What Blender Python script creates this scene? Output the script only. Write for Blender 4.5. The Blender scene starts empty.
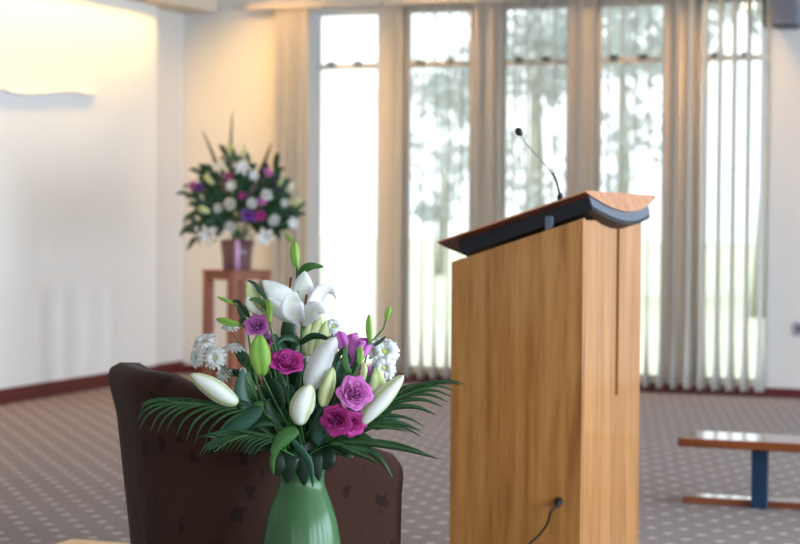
import bpy, math, random
from mathutils import Vector, Matrix, noise
random.seed(7)
col = bpy.context.scene.collection
V = Vector
# ------------------------------------------------------------------ camera model
FPX, W, H = 1890.0, 800.0, 544.0
CAM = V((0, 0, 1.3))
yaw, pitch, roll = math.radians(21.1), math.atan(60/1890.0), 0.007
FW = V((-math.sin(yaw)*math.cos(pitch), math.cos(yaw)*math.cos(pitch), -math.sin(pitch)))
R0 = V((math.cos(yaw), math.sin(yaw), 0)); U0 = R0.cross(FW)
RT = (R0 + U0*roll).normalized(); UP = (U0 - R0*roll).normalized()
def ray(px, py): return FW + RT*((px-400)/FPX) + UP*((272-py)/FPX)
def dep(px, py, d): return CAM + ray(px, py)*d
def pX(px, py, x): r = ray(px, py); return CAM + r*((x-CAM.x)/r.x)
def pY(px, py, y): r = ray(px, py); return CAM + r*((y-CAM.y)/r.y)
def pZ(px, py, z): r = ray(px, py); return CAM + r*((z-CAM.z)/r.z)
# ------------------------------------------------------------------ materials
def srgb(r, g, b):
    f = lambda c: (c/255/12.92) if c/255 <= .04045 else ((c/255+.055)/1.055)**2.4
    return (f(r), f(g), f(b), 1)
class NT:
    def __init__(s, name):
        s.m = bpy.data.materials.new(name); s.m.use_nodes = True
        s.t = s.m.node_tree; s.t.nodes.clear()
        s.out = s.n('ShaderNodeOutputMaterial')
    def n(s, typ, **kw):
        x = s.t.nodes.new(typ)
        for k, v in kw.items():
            if k.startswith('i_'):
                x.inputs[k[2:].replace('_', ' ')].default_value = v
            else: setattr(x, k, v)
        return x
    def l(s, a, b): s.t.links.new(a, b)
    def math(s, op, a, b=None, c=None):
        x = s.n('ShaderNodeMath', operation=op)
        for i, v in enumerate((a, b, c)):
            if v is None: continue
            if isinstance(v, (int, float)): x.inputs[i].default_value = v
            else: s.l(v, x.inputs[i])
        return x.outputs[0]
    def mix(s, fac, a, b, blend='MIX'):
        x = s.n('ShaderNodeMix', data_type='RGBA', blend_type=blend)
        for sock, v in ((x.inputs[0], fac), (x.inputs[6], a), (x.inputs[7], b)):
            if isinstance(v, (int, float, tuple)): sock.default_value = v
            else: s.l(v, sock)
        return x.outputs[2]
    def pos(s, scale=(1, 1, 1), rot=(0, 0, 0)):
        tc = s.n('ShaderNodeTexCoord'); mp = s.n('ShaderNodeMapping')
        mp.inputs['Scale'].default_value = scale; mp.inputs['Rotation'].default_value = rot
        s.l(tc.outputs['Object'], mp.inputs['Vector']); return mp.outputs[0]
    def noise(s, vec, scale, detail=3, rough=.5):
        x = s.n('ShaderNodeTexNoise'); x.inputs['Scale'].default_value = scale
        x.inputs['Detail'].default_value = detail; x.inputs['Roughness'].default_value = rough
        s.l(vec, x.inputs['Vector']); return x.outputs['Fac']
    def ramp(s, fac, stops):
        x = s.n('ShaderNodeValToRGB'); e = x.color_ramp.elements
        while len(e) < len(stops): e.new(.5)
        for q, (p, c) in zip(e, stops): q.position = p; q.color = c
        s.l(fac, x.inputs[0]); return x.outputs[0]
    def bsdf(s, color, rough=.5, spec=.5, coat=0, bump=None, bstr=.2, bdist=.01, metal=0, sheen=0, emis=None):
        b = s.n('ShaderNodeBsdfPrincipled')
        if isinstance(color, tuple): b.inputs['Base Color'].default_value = color
        else: s.l(color, b.inputs['Base Color'])
        if isinstance(rough, (int, float)): b.inputs['Roughness'].default_value = rough
        else: s.l(rough, b.inputs['Roughness'])
        b.inputs['Specular IOR Level'].default_value = spec
        b.inputs['Coat Weight'].default_value = coat; b.inputs['Coat Roughness'].default_value = .12
        b.inputs['Metallic'].default_value = metal; b.inputs['Sheen Weight'].default_value = sheen
        if bump is not None:
            bp = s.n('ShaderNodeBump'); bp.inputs['Strength'].default_value = bstr; bp.inputs['Distance'].default_value = bdist
            s.l(bump, bp.inputs['Height']); s.l(bp.outputs[0], b.inputs['Normal'])
        return b.outputs[0]
    def done(s, sh): s.l(sh, s.out.inputs['Surface']); return s.m
def plain(name, c, rough=.5, spec=.4, var=.12, scale=8, metal=0, coat=0):
    t = NT(name); p = t.pos(); f = t.noise(p, scale)
    d = tuple(max(0, x*(1-var)) for x in c[:3])+(1,)
    return t.done(t.bsdf(t.mix(f, d, c), rough, spec, coat, metal=metal))
def thinleaf(name, c1, c2, rough=.5, trans=.3, scale=12, spec=.4, attr=None, rib=None):
    """leaf / petal: diffuse front plus light passing through"""
    t = NT(name); p = t.pos(); f = t.noise(p, scale)
    cc = t.mix(f, c1, c2)
    if rib:
        a = t.n('ShaderNodeAttribute', attribute_name='tint'); cc = t.mix(a.outputs['Fac'], cc, rib)
    b = t.bsdf(cc, rough, spec)
    tr = t.n('ShaderNodeBsdfTranslucent'); t.l(cc, tr.inputs[0])
    m = t.n('ShaderNodeMixShader'); m.inputs[0].default_value = trans
    t.l(b, m.inputs[1]); t.l(tr.outputs[0], m.inputs[2])
    return t.done(m.outputs[0])
M = {}
def wall_mat(name, c, block=False):
    t = NT(name); p = t.pos()
    cc = t.mix(t.noise(p, 1.5), tuple(x*.96 for x in c[:3])+(1,), c)
    fine = t.noise(p, 60, 4)
    if block:
        sp = t.n('ShaderNodeSeparateXYZ'); t.l(p, sp.inputs[0]); cb = t.n('ShaderNodeCombineXYZ')
        t.l(sp.outputs[1], cb.inputs[0]); t.l(sp.outputs[2], cb.inputs[1])
        br = t.n('ShaderNodeTexBrick'); t.l(cb.outputs[0], br.inputs['Vector'])
        br.inputs['Scale'].default_value = 1; br.inputs['Brick Width'].default_value = .40; br.inputs['Row Height'].default_value = .20
        br.inputs['Mortar Size'].default_value = .006; br.inputs['Mortar Smooth'].default_value = .6
        h = t.math('SUBTRACT', t.math('MULTIPLY', fine, .15), t.math('MULTIPLY', br.outputs['Fac'], .6))
        return t.done(t.bsdf(cc, .65, .3, bump=h, bstr=.35, bdist=.006))
    return t.done(t.bsdf(cc, .75, .25, bump=fine, bstr=.08, bdist=.004))
M['block'] = wall_mat('painted_block', (.80, .785, .76, 1), True)
M['plaster'] = wall_mat('painted_plaster', (.66, .645, .62, 1))
M['ceiling'] = wall_mat('ceiling_paint', (.7, .68, .64, 1))
M['soffit'] = wall_mat('soffit_paint', (.66, .58, .47, 1))
M['base'] = plain('burgundy_baseboard', srgb(92, 36, 36), .4)
M['frame'] = plain('window_frame_paint', (.72, .71, .68, 1), .4, var=.04)
M['dark'] = plain('black_metal', (.012, .012, .014, 1), .4)
def carpet():
    t = NT('patterned_carpet'); p = t.pos((1, 1, 1), (0, 0, math.radians(49)))
    sp = t.n('ShaderNodeSeparateXYZ'); t.l(p, sp.inputs[0])
    def cell(o, per, half, soft):
        f = t.math('ABSOLUTE', t.math('SUBTRACT', t.math('FRACT', t.math('DIVIDE', o, per)), .5))
        f = t.math('MULTIPLY', f, per)
        x = t.n('ShaderNodeMapRange'); x.inputs[1].default_value = half-soft; x.inputs[2].default_value = half+soft
        x.inputs[3].default_value = 1; x.inputs[4].default_value = 0; t.l(f, x.inputs[0]); return x.outputs[0]
    us = t.math('ADD', sp.outputs[0], t.math('MULTIPLY', t.math('FLOOR', t.math('DIVIDE', sp.outputs[1], .112)), .075))
    u = cell(us, .15, .014, .009); v = cell(sp.outputs[1], .112, .017, .008)
    dot = t.math('MULTIPLY', u, v)
    wp = t.pos(); fib = t.noise(wp, 160, 2); big = t.noise(wp, 3)
    base = t.mix(fib, srgb(94, 70, 61), srgb(134, 108, 95)); base = t.mix(t.math('MULTIPLY', big, .3), base, srgb(100, 80, 74))
    cc = t.mix(t.math('MULTIPLY', dot, .68), base, srgb(226, 212, 204))
    return t.done(t.bsdf(cc, .95, .1, bump=fib, bstr=.3, bdist=.004, sheen=.15))
M['carpet'] = carpet()
def wood(name, a, b, c, axis=2, rough=.35, coat=.2, planks=None, knots=False):
    """a dark grain, b mid, c light; grain runs along axis"""
    t = NT(name); s = [14, 14, 14]; s[axis] = .9
    p = t.pos(tuple(s)); f = t.noise(p, 2.2, 6, .62)
    s2 = [60, 60, 60]; s2[axis] = 2.5; g = t.noise(t.pos(tuple(s2)), 3, 3, .7)
    cc = t.ramp(f, [(.25, a), (.5, b), (.75, c)])
    cc = t.mix(t.math('MULTIPLY', g, .35), cc, a)
    if planks:
        tc = t.n('ShaderNodeTexCoord'); sp = t.n('ShaderNodeSeparateXYZ'); t.l(tc.outputs['Object'], sp.inputs[0])
        k = t.math('FLOOR', t.math('DIVIDE', t.math('ADD', sp.outputs[0], t.math('MULTIPLY', sp.outputs[1], 1.0)), planks))
        wn = t.n('ShaderNodeTexWhiteNoise', noise_dimensions='1D'); t.l(k, wn.inputs['W'])
        cc = t.mix(t.math('MULTIPLY', wn.outputs[0], .35), cc, a)
    return t.done(t.bsdf(cc, rough, .4, coat, bump=g, bstr=.04, bdist=.002))
M['lectern'] = wood('honey_wood', srgb(132, 78, 34), srgb(182, 125, 62), srgb(202, 150, 88), 2, .4, .4, .095)
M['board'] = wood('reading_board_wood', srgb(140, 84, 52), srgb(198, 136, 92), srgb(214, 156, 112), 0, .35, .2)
M['underside'] = wood('dark_underside_wood', srgb(58, 26, 18), srgb(92, 44, 30), srgb(108, 54, 36), 0, .4, .2)  # darker wood for the reading board's downward-facing faces
M['stand'] = wood('stand_wood', srgb(104, 54, 30), srgb(142, 80, 46), srgb(160, 96, 58), 2, .45, .1)
M['bench'] = wood('bench_wood', srgb(92, 44, 24), srgb(138, 72, 40), srgb(158, 88, 50), 0, .10, 1)
M['pale'] = wood('pale_wood', srgb(170, 130, 90), srgb(200, 160, 115), srgb(215, 178, 135), 0, .35, .2)
M['steel_blue'] = plain('blue_painted_steel', srgb(15, 50, 78), .45)
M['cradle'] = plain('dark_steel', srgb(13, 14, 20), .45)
M['cradle_lit'] = plain('grey_blue_lit_steel', srgb(98, 104, 116), .45, metal=.1)  # reflection on the cradle end put into its lighter colour; bracket shares it
def fabric():
    t = NT('brown_leaf_fabric'); p = t.pos()
    vo = t.n('ShaderNodeTexVoronoi'); vo.inputs['Scale'].default_value = 1; vo.inputs['Randomness'].default_value = .55
    q = t.pos((15, 15, 10), (.5, .3, .2)); dst = t.noise(t.pos(), 55, 2)
    t.l(q, vo.inputs['Vector'])
    d = t.math('ADD', vo.outputs['Distance'], t.math('MULTIPLY', dst, .7))
    mask = t.math('LESS_THAN', d, .58)
    fib = t.noise(p, 260, 2)
    base = t.mix(fib, srgb(48, 28, 22), srgb(68, 44, 36))
    cc = t.mix(t.math('MULTIPLY', mask, .6), base, srgb(27, 17, 19))
    b = t.bsdf(cc, .9, .1, bump=fib, bstr=.3, bdist=.002, sheen=.05)
    return t.done(b)
M['fabric'] = fabric()
# glass pane: thin, clear
t = NT('window_glass'); tr = t.n('ShaderNodeBsdfTransparent'); tr.inputs[0].default_value = (.95, .97, .97, 1)
gl = t.n('ShaderNodeBsdfGlossy'); gl.inputs['Roughness'].default_value = .02
lw = t.n('ShaderNodeFresnel'); lw.inputs[0].default_value = 1.4
mx = t.n('ShaderNodeMixShader'); t.l(lw.outputs[0], mx.inputs[0]); t.l(tr.outputs[0], mx.inputs[1]); t.l(gl.outputs[0], mx.inputs[2])
M['glass'] = t.done(mx.outputs[0])
M['slat'] = thinleaf('blind_fabric', (.72, .70, .66, 1), (.78, .76, .72, 1), .8, .45, 20, .2)
M['weight'] = plain('blind_weight', (.8, .8, .78, 1), .5)
def vase_glass(name, c1, c2, transp, gl_=.5):
    t = NT(name); f = t.noise(t.pos((1, 1, .4)), 6)
    cc = t.mix(f, c1, c2)
    b = t.bsdf(cc, .22, .6, .3)
    tl = t.n('ShaderNodeBsdfTranslucent'); t.l(cc, tl.inputs[0])
    m0 = t.n('ShaderNodeMixShader'); m0.inputs[0].default_value = .5; t.l(b, m0.inputs[1]); t.l(tl.outputs[0], m0.inputs[2])
    tr = t.n('ShaderNodeBsdfTransparent'); tr.inputs[0].default_value = tuple(min(1, x*1.6+.15) for x in c2[:3])+(1,)
    m1 = t.n('ShaderNodeMixShader'); m1.inputs[0].default_value = transp; t.l(m0.outputs[0], m1.inputs[1]); t.l(tr.outputs[0], m1.inputs[2])
    return t.done(m1.outputs[0])
M['vase'] = vase_glass('green_glass', srgb(94, 134, 88), srgb(130, 176, 130), .45)
M['vase_far'] = vase_glass('mauve_glass', srgb(120, 84, 84), srgb(170, 130, 140), .15)
M['water'] = vase_glass('tinted_water', srgb(64, 112, 88), srgb(76, 130, 108), .3)
M['leaf'] = thinleaf('dark_leaf', srgb(16, 44, 26), srgb(38, 80, 44), .38, .2, 14)
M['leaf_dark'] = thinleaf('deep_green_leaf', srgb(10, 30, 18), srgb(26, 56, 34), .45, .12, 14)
M['leaf_mid'] = thinleaf('green_leaf', srgb(50, 100, 44), srgb(84, 136, 66), .4, .3, 18)
M['leaf_teal'] = thinleaf('teal_leaf', srgb(28, 64, 48), srgb(50, 96, 70), .4, .2, 18)
M['palm'] = thinleaf('palm_leaf', srgb(24, 54, 30), srgb(54, 92, 48), .42, .25, 25)
M['stem'] = plain('green_stem', srgb(58, 104, 48), .5)
M['lily'] = thinleaf('white_lily_petal', (.80, .80, .79, 1), (.88, .88, .87, 1), .55, .35, 20, .3, rib=(.80, .82, .70, 1))
M['bud'] = thinleaf('white_lily_bud', (.78, .80, .70, 1), (.86, .87, .80, 1), .5, .25, 20, .3, rib=srgb(176, 190, 84))
M['bud_pale'] = thinleaf('cream_green_bud', srgb(206, 214, 150), srgb(228, 232, 190), .5, .3, 20, .3, rib=srgb(158, 180, 78))
M['bud_green'] = thinleaf('green_bud', srgb(134, 176, 70), srgb(160, 198, 96), .5, .3, 20, .3, rib=srgb(92, 138, 46))
M['pink'] = thinleaf('pink_petal', srgb(224, 128, 205), srgb(238, 156, 220), .6, .35, 40, .2, rib=srgb(196, 80, 170))
M['magenta'] = thinleaf('magenta_petal', srgb(196, 60, 150), srgb(216, 86, 170), .6, .35, 40, .2, rib=srgb(160, 36, 120))
M['deep'] = thinleaf('deep_magenta_petal', srgb(164, 40, 104), srgb(190, 70, 150), .6, .3, 40, .2, rib=srgb(130, 26, 80))
M['mauve'] = thinleaf('mauve_petal', srgb(206, 112, 190), srgb(222, 144, 210), .6, .35, 40, .2, rib=srgb(150, 50, 140))
M['purple'] = thinleaf('purple_petal', srgb(130, 80, 170), srgb(160, 104, 196), .6, .35, 40, .2, rib=srgb(110, 60, 150))
M['violet'] = thinleaf('dark_violet_petal', srgb(60, 50, 96), srgb(84, 66, 120), .6, .3, 40, .2)
M['whiteflower'] = thinleaf('white_petal', (.82, .82, .80, 1), (.92, .92, .90, 1), .6, .42, 30, .2, rib=(.84, .86, .74, 1))
M['daisyeye'] = plain('daisy_eye', srgb(190, 196, 96), .8, scale=200)
M['anther'] = plain('rust_anther', srgb(92, 40, 26), .8)
M['flax'] = thinleaf('bronze_leaf', srgb(74, 66, 58), srgb(104, 96, 84), .5, .2)
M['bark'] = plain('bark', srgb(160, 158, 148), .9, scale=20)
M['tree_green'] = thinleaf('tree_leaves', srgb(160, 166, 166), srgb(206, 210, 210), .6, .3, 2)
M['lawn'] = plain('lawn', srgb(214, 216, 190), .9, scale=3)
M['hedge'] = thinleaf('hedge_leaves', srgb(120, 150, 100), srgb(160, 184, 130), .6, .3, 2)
M['grey_box'] = plain('grey_enamel', srgb(110, 110, 120), .5)
M['socket'] = plain('socket_plastic', srgb(168, 160, 180), .4)
M['lampglow'] = None
# ------------------------------------------------------------------ mesh building
class MB:
    def __init__(s): s.v = []; s.f = []; s.t = []
    def add(s, vs, fs, tint=None):
        o = len(s.v); s.v += [tuple(x) for x in vs]; s.f += [tuple(i+o for i in f) for f in fs]
        s.t += list(tint) if tint else [0.0]*len(vs)
        return s
    def box(s, a, b):
        x0, y0, z0 = a; x1, y1, z1 = b
        x0, x1 = sorted((x0, x1)); y0, y1 = sorted((y0, y1)); z0, z1 = sorted((z0, z1))
        vs = [(x0, y0, z0), (x1, y0, z0), (x1, y1, z0), (x0, y1, z0), (x0, y0, z1), (x1, y0, z1), (x1, y1, z1), (x0, y1, z1)]
        return s.add(vs, [(0, 3, 2, 1), (4, 5, 6, 7), (0, 1, 5, 4), (1, 2, 6, 5), (2, 3, 7, 6), (3, 0, 4, 7)])
    def tube(s, pts, rad, n=8):
        pts = [V(p) for p in pts]; rs = rad if isinstance(rad, (list, tuple)) else [rad]*len(pts)
        vs = []; prev = None
        for i, p in enumerate(pts):
            t = (pts[min(i+1, len(pts)-1)]-pts[max(i-1, 0)]).normalized()
            a = prev if prev is not None else (V((1, 0, 0)) if abs(t.x) < .8 else V((0, 1, 0)))
            a = (a-t*a.dot(t)).normalized(); b = t.cross(a); prev = a
            for k in range(n):
                q = 2*math.pi*k/n; vs.append(p+(a*math.cos(q)+b*math.sin(q))*rs[i])
        fs = [(i*n+k, i*n+(k+1) % n, (i+1)*n+(k+1) % n, (i+1)*n+k) for i in range(len(pts)-1) for k in range(n)]
        fs += [tuple(reversed(range(n))), tuple(range((len(pts)-1)*n, len(pts)*n))]
        return s.add(vs, fs)
    def lathe(s, c, prof, n=32, axis=V((0, 0, 1))):
        axis = V(axis).normalized(); a = V((1, 0, 0)) if abs(axis.x) < .8 else V((0, 1, 0))
        a = (a-axis*a.dot(axis)).normalized(); b = axis.cross(a); c = V(c); vs = []
        for r, z in prof:
            for k in range(n):
                q = 2*math.pi*k/n; vs.append(c+axis*z+(a*math.cos(q)+b*math.sin(q))*max(r, 1e-4))
        fs = [(i*n+k, i*n+(k+1) % n, (i+1)*n+(k+1) % n, (i+1)*n+k) for i in range(len(prof)-1) for k in range(n)]
        return s.add(vs, fs)
    def grid(s, rows, tints=None):
        n = len(rows[0]); vs = [p for r in rows for p in r]
        fs = [(i*n+k, i*n+k+1, (i+1)*n+k+1, (i+1)*n+k) for i in range(len(rows)-1) for k in range(n-1)]
        return s.add(vs, fs, [x for r in tints for x in r] if tints else None)
    def build(s, name, mat, parent=None, smooth=False, origin=None, thick=0, bevel=0, subsurf=0):
        me = bpy.data.meshes.new(name)
        if origin is None:
            if parent is not None: origin = parent.matrix_world.translation if False else V(parent.get('_o', (0, 0, 0)))
            else:
                n = len(s.v); mn = [min(v[i] for v in s.v) for i in range(3)]; mxx = [max(v[i] for v in s.v) for i in range(3)]
                origin = V(((mn[0]+mxx[0])/2, (mn[1]+mxx[1])/2, mn[2]))
        origin = V(origin)
        me.from_pydata([tuple(V(v)-origin) for v in s.v], [], s.f)
        if any(s.t):
            at = me.attributes.new('tint', 'FLOAT', 'POINT'); at.data.foreach_set('value', s.t)
        me.validate(); me.update()
        if smooth: me.polygons.foreach_set('use_smooth', [True]*len(me.polygons))
        me.materials.append(mat)
        o = bpy.data.objects.new(name, me); col.objects.link(o)
        if parent is not None: o.parent = parent; o['_o'] = tuple(origin)
        else: o.location = origin; o['_o'] = tuple(origin)
        if thick:
            m = o.modifiers.new('thickness', 'SOLIDIFY'); m.thickness = thick; m.offset = 0
        if bevel:
            m = o.modifiers.new('bevel', 'BEVEL'); m.width = bevel; m.segments = 2; m.limit_method = 'ANGLE'
        if subsurf:
            m = o.modifiers.new('sub', 'SUBSURF'); m.levels = subsurf; m.render_levels = subsurf
        return o
PL = {'lily': 'lilies', 'lily_bud': 'lily buds', 'rose': 'roses', 'daisy': 'daisies', 'leafy_stem': 'leafy stems', 'palm_frond': 'palm fronds', 'carnation': 'carnations', 'sword_leaf': 'sword leaves', 'delphinium': 'delphiniums'}
def thing(name, label, cat, loc, group=None):
    if group in ('NEAR', 'FAR'): group = PL[name]+(' in the green vase' if group == 'NEAR' else ' in the far arrangement')
    o = bpy.data.objects.new(name, None); col.objects.link(o); o.location = loc; o.empty_display_size = .05
    o['_o'] = tuple(loc); o['label'] = label; o['category'] = cat
    if group: o['group'] = group
    return o
def tag(o, label, cat, group=None):
    o['label'] = label; o['category'] = cat
    if group: o['group'] = group
    return o
def struct(mb, name, mat, parent=None, **k):
    o = mb.build(name, mat, parent, **k)
    if parent is None: o['kind'] = 'structure'
    return o
# ------------------------------------------------------------------ the room
Yb = pZ(550, 388, 0).y
Xr = pY(183, 300, Yb).x
Xl = Xr + .07
X1, Y0, ZC = 5.6, -4.0, 3.25
def cells_wall(mb, axis, c0, c1, a0, a1, z0, z1, holes):
    """wall slab between c0 and c1 on the axis, from a0 to a1, with rectangular holes (a, b, zlo, zhi)"""
    As = sorted({a0, a1, *[h[0] for h in holes], *[h[1] for h in holes]}); Zs = sorted({z0, z1, *[h[2] for h in holes], *[h[3] for h in holes]})
    for i in range(len(As)-1):
        run = None
        for k in range(len(Zs)-1):
            am, zm = (As[i]+As[i+1])/2, (Zs[k]+Zs[k+1])/2
            if any(h[0] < am < h[1] and h[2] < zm < h[3] for h in holes): continue
            if axis == 'Y': mb.box((As[i], c0, Zs[k]), (As[i+1], c1, Zs[k+1]))
            else: mb.box((c0, As[i], Zs[k]), (c1, As[i+1], Zs[k+1]))
    return mb
struct(MB().box((Xl-.4, Y0-.2, -.1), (X1+.2, Yb+.14, 0)), 'floor', M['carpet'], origin=(0, 0, 0))
struct(MB().box((Xl-.4, Y0-.2, ZC), (X1+.2, Yb+.14, ZC+.1)), 'ceiling', M['ceiling'], origin=(0, 0, 0))
# left wall: painted block, stopping short of the corner, plaster strip behind it
Yend = pX(156.5, 200, Xl).y
struct(MB().box((Xl-.3, Y0, 0), (Xl, Yend, ZC)), 'wall_left', M['block'], origin=(0, 0, 0))
struct(MB().box((Xr-.23, Yend, 0), (Xr, Yb, ZC)), 'wall_left_recess', M['plaster'], origin=(0, 0, 0))
OPEN = [(311.5, 376.5), (401, 468.5), (498, 566), (593, 664), (694, 768)]
ztop = pY(345, 8.5, Yb).z; zbot = .07
holes = [(pY(a, 200, Yb).x, pY(b, 200, Yb).x, zbot, ztop) for a, b in OPEN]
WT = .14
struct(cells_wall(MB(), 'Y', Yb, Yb+WT, Xr-.23, X1+.2, 0, ZC, holes), 'wall_back', M['plaster'], origin=(0, 0, 0))
ztr = pY(535, 62.5, Yb+.1).z
for i, (a, b, z0, z1) in enumerate(holes):
    w = thing('window_%d' % (i+1), '', '', ((a+b)/2, Yb+.1, z0)); del w['label']; del w['category']; w['kind'] = 'structure'
    ya, yb_ = Yb+.075, Yb+.125; f = .028; m = MB()
    m.box((a, ya, z0), (a+f, yb_, z1)); m.box((b-f, ya, z0), (b, yb_, z1)); m.box((a+f, ya, z1-.045), (b-f, yb_, z1)); m.box((a+f, ya, z0), (b-f, yb_, z0+.05))
    m.build('window_frame', M['frame'], w, bevel=.003)
    MB().box((a+f, ya-.01, ztr-.022), (b-f, yb_, ztr+.022)).build('transom', M['frame'], w, bevel=.003)
    MB().box((a+f, Yb+.098, z0+.05), (b-f, Yb+.102, ztr-.022)).build('pane', M['glass'], w)
    MB().box((a+f, Yb+.098, ztr+.022), (b-f, Yb+.102, z1-.045)).build('pane', M['glass'], w)
    for q in (.22, .68):
        xx = a+f+(b-a-2*f)*q
        h = MB().box((xx-.032, ya-.03, ztr+.012), (xx+.032, ya-.008, ztr+.036)); h.box((xx-.008, ya-.045, ztr+.006), (xx+.034 if q < .5 else xx+.02, ya-.03, ztr+.02))
        h.build('catch', M['dark'], w, bevel=.002)
# other walls behind and beside the camera, with unseen windows added for daylight
rw = [(y, y+1.5, .6, 2.7) for y in (-2.0, .4, 2.8, 5.2, 7.6, 10.0)]
struct(cells_wall(MB(), 'X', X1, X1+.2, Y0, Yb, 0, ZC, rw), 'wall_right', M['plaster'], origin=(0, 0, 0))
fwn = [(x, x+1.6, .8, 2.6) for x in (-2.6, .1, 2.8)]
struct(cells_wall(MB(), 'Y', Y0-.2, Y0, Xl-.3, X1+.2, 0, ZC, fwn), 'wall_front', M['plaster'], origin=(0, 0, 0))
# skirting boards
struct(MB().box((Xl, Y0, 0), (Xl+.018, Yend, .105)), 'baseboard_left', M['base'], bevel=.004)
struct(MB().box((Xr, Yend, 0), (Xr+.018, Yb-.018, .10)), 'baseboard_recess', M['base'], bevel=.004)
bb = MB().box((Xr+.018, Yb-.018, 0), (X1, Yb, .068))
struct(bb, 'baseboard_back', M['base'], bevel=.004)
# bulkhead along the left wall
sof = pY(218, 13, Yb); zs = sof.z
struct(MB().box((Xr, Y0, zs), (sof.x, Yb, ZC)), 'trim_1', M['soffit'], origin=(0, 0, 0))
# blinds track along the window wall
hz0 = ztop+.0
# ------------------------------------------------------------------ vertical blinds
YBL = Yb-.09
zrail = pY(300, 8, YBL).z; zb0 = pY(700, 391, YBL).z
def slat(par, x, ang, bottom_twist=.45, top=None):
    rows = []; n = 14; w = .0445; zt = zrail-.004
    for k in range(n+1):
        z = zt + (zb0+.012-zt)*(k/n)**1
        a = ang + bottom_twist*max(0, (k/n-.82)/.18)**1.5
        dx, dy = math.sin(a), math.cos(a); bow = .004
        rows.append([V((x+dx*w*q - dy*bow*(1-q*q), YBL+dy*w*q + dx*bow*(1-q*q), z)) for q in (-1, -.5, 0, .5, 1)])
    m = MB().grid(rows); o = m.build('slat', M['slat'], par, smooth=True, thick=.0012)
    a = ang+bottom_twist; dx, dy = math.sin(a), math.cos(a)
    return o
def blind(name, label, px0, px1, xs, view_off, grp='vertical blinds along the window wall'):
    xa, xb = pY(px0, 10, YBL).x, pY(px1, 10, YBL).x
    par = thing('vertical_blind', label, 'blind', ((xa+xb)/2, YBL, zb0), grp)
    m = MB().box((xa, YBL-.024, zrail), (xb, YBL+.024, zrail+.04)).build('headrail', M['soffit'], par, bevel=.004)
    for x in xs:
        va = math.atan2(x, YBL); slat(par, x, va+math.radians(view_off if not isinstance(view_off, tuple) else view_off[xs.index(x) % len(view_off)]))
    return par
pitch_ = pY(637.4, 200, YBL).x-pY(623.6, 200, YBL).x
xe = pY(761, 250, YBL).x
allx = [xe-pitch_*k for k in range(0, 29)]
xsplit = pY(688, 200, YBL).x; xw1 = pY(386, 200, YBL).x; xw3 = pY(484, 200, YBL).x; xw4 = pY(580, 200, YBL).x
blind('b', 'white vertical blind over the rightmost window, slats turned part open', 682, 772, [x for x in allx if x > xsplit], 24)
blind('b', 'white vertical blind over the window right of the microphone', 578, 680, [x for x in allx if xw4 < x <= xsplit], 9)
blind('b', 'white vertical blind over the window behind the microphone', 482, 576, [x for x in allx if xw3 < x <= xw4], 9)
blind('b', 'white vertical blind over the second window from the left', 384, 480, [x for x in allx if xw1 < x <= xw3], 8)
xs0 = pY(277, 200, YBL).x; xs1 = pY(309, 200, YBL).x
blind('b', 'white vertical blind drawn back in a bunch left of the first window', 247, 382, [xs0+(xs1-xs0)*k/8 for k in range(9)], (25, 80, 40, 95))
# ------------------------------------------------------------------ relief, wall box, socket on the walls
m = MB(); rows = []
pts = [(-40, 90), (-20, 91.5), (0, 88), (10, 91.5), (22, 93.5), (38, 93), (52, 92), (66, 91), (74, 91.5), (84, 93.5), (95, 93)]
P = [pX(a, b, Xl+.012) for a, b in pts]
def smoothpath(P, n=6):
    P = [V(p) for p in P]; out = []
    for i in range(len(P)-1):
        p0, p1, p2, p3 = P[max(i-1, 0)], P[i], P[i+1], P[min(i+2, len(P)-1)]
        for k in range(n):
            u = k/n; out.append(.5*((2*p1)+(p2-p0)*u+(2*p0-5*p1+4*p2-p3)*u*u+(3*p1-p0-3*p2+p3)*u**3))
    out.append(P[-1]); return out
tag(m.tube(smoothpath(P), .013, 8).build('wall_moulding', M['block'], smooth=True), 'thin cream wavy moulding fixed along the block wall', 'wall decoration')
a = pY(770, 25, Yb-.26); b = pY(797, 25, Yb-.26)
bx = thing('wall_box', 'grey box mounted high on wall right of the blinds', 'wall box', (b.x, Yb, a.z))
MB().box((a.x, Yb-.26, a.z), (b.x, Yb, a.z+.4)).build('housing', M['grey_box'], bx, bevel=.01)
MB().box((a.x+.02, Yb-.24, a.z-.012), (b.x-.02, Yb-.02, a.z)).build('dark_underside', M['dark'], bx)  # dark slab over the underside of the box
a = pY(793, 336, Yb-.012); b = pY(806, 322, Yb-.012)
sk = thing('wall_socket', 'small grey socket plate low on wall right of the blinds', 'socket', ((a.x+b.x)/2, Yb, a.z))
MB().box((a.x, Yb-.012, a.z), (b.x, Yb, b.z)).build('plate', M['socket'], sk, bevel=.003)
MB().box((a.x+.03, Yb-.02, a.z+.03), (a.x+.05, Yb-.012, b.z-.03)).build('rocker', M['dark'], sk)
# ------------------------------------------------------------------ lectern
C = dep(584, 218, 5.95); cx, cy = C.x, C.y
lx = pY(451.5, 262, cy).x; fy = pX(642, 221, cx).y
zh = pY(584, 218, cy).z; zl = pY(452, 262, cy).z
lec = thing('lectern', 'tall honey-coloured wooden lectern with slotted front and sloping curved top', 'lectern', ((lx+cx)/2, (cy+fy)/2, 0))
T = .022
def prism(poly, off):
    """poly: list of Vector, off: Vector"""
    n = len(poly); vs = list(poly)+[p+off for p in poly]
    return MB().add(vs, [tuple(range(n)), tuple(reversed(range(n, 2*n)))]+[(i, n+i, n+(i+1) % n, (i+1) % n) for i in range(n)])
for yy, dy in ((cy, T), (fy, -T)):
    prism([V((lx, yy, 0)), V((cx-.001, yy, 0)), V((cx-.001, yy, zh)), V((lx, yy, zl))], V((0, dy, 0))).build('side_panel', M['lectern'], lec, bevel=.0015)
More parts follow.
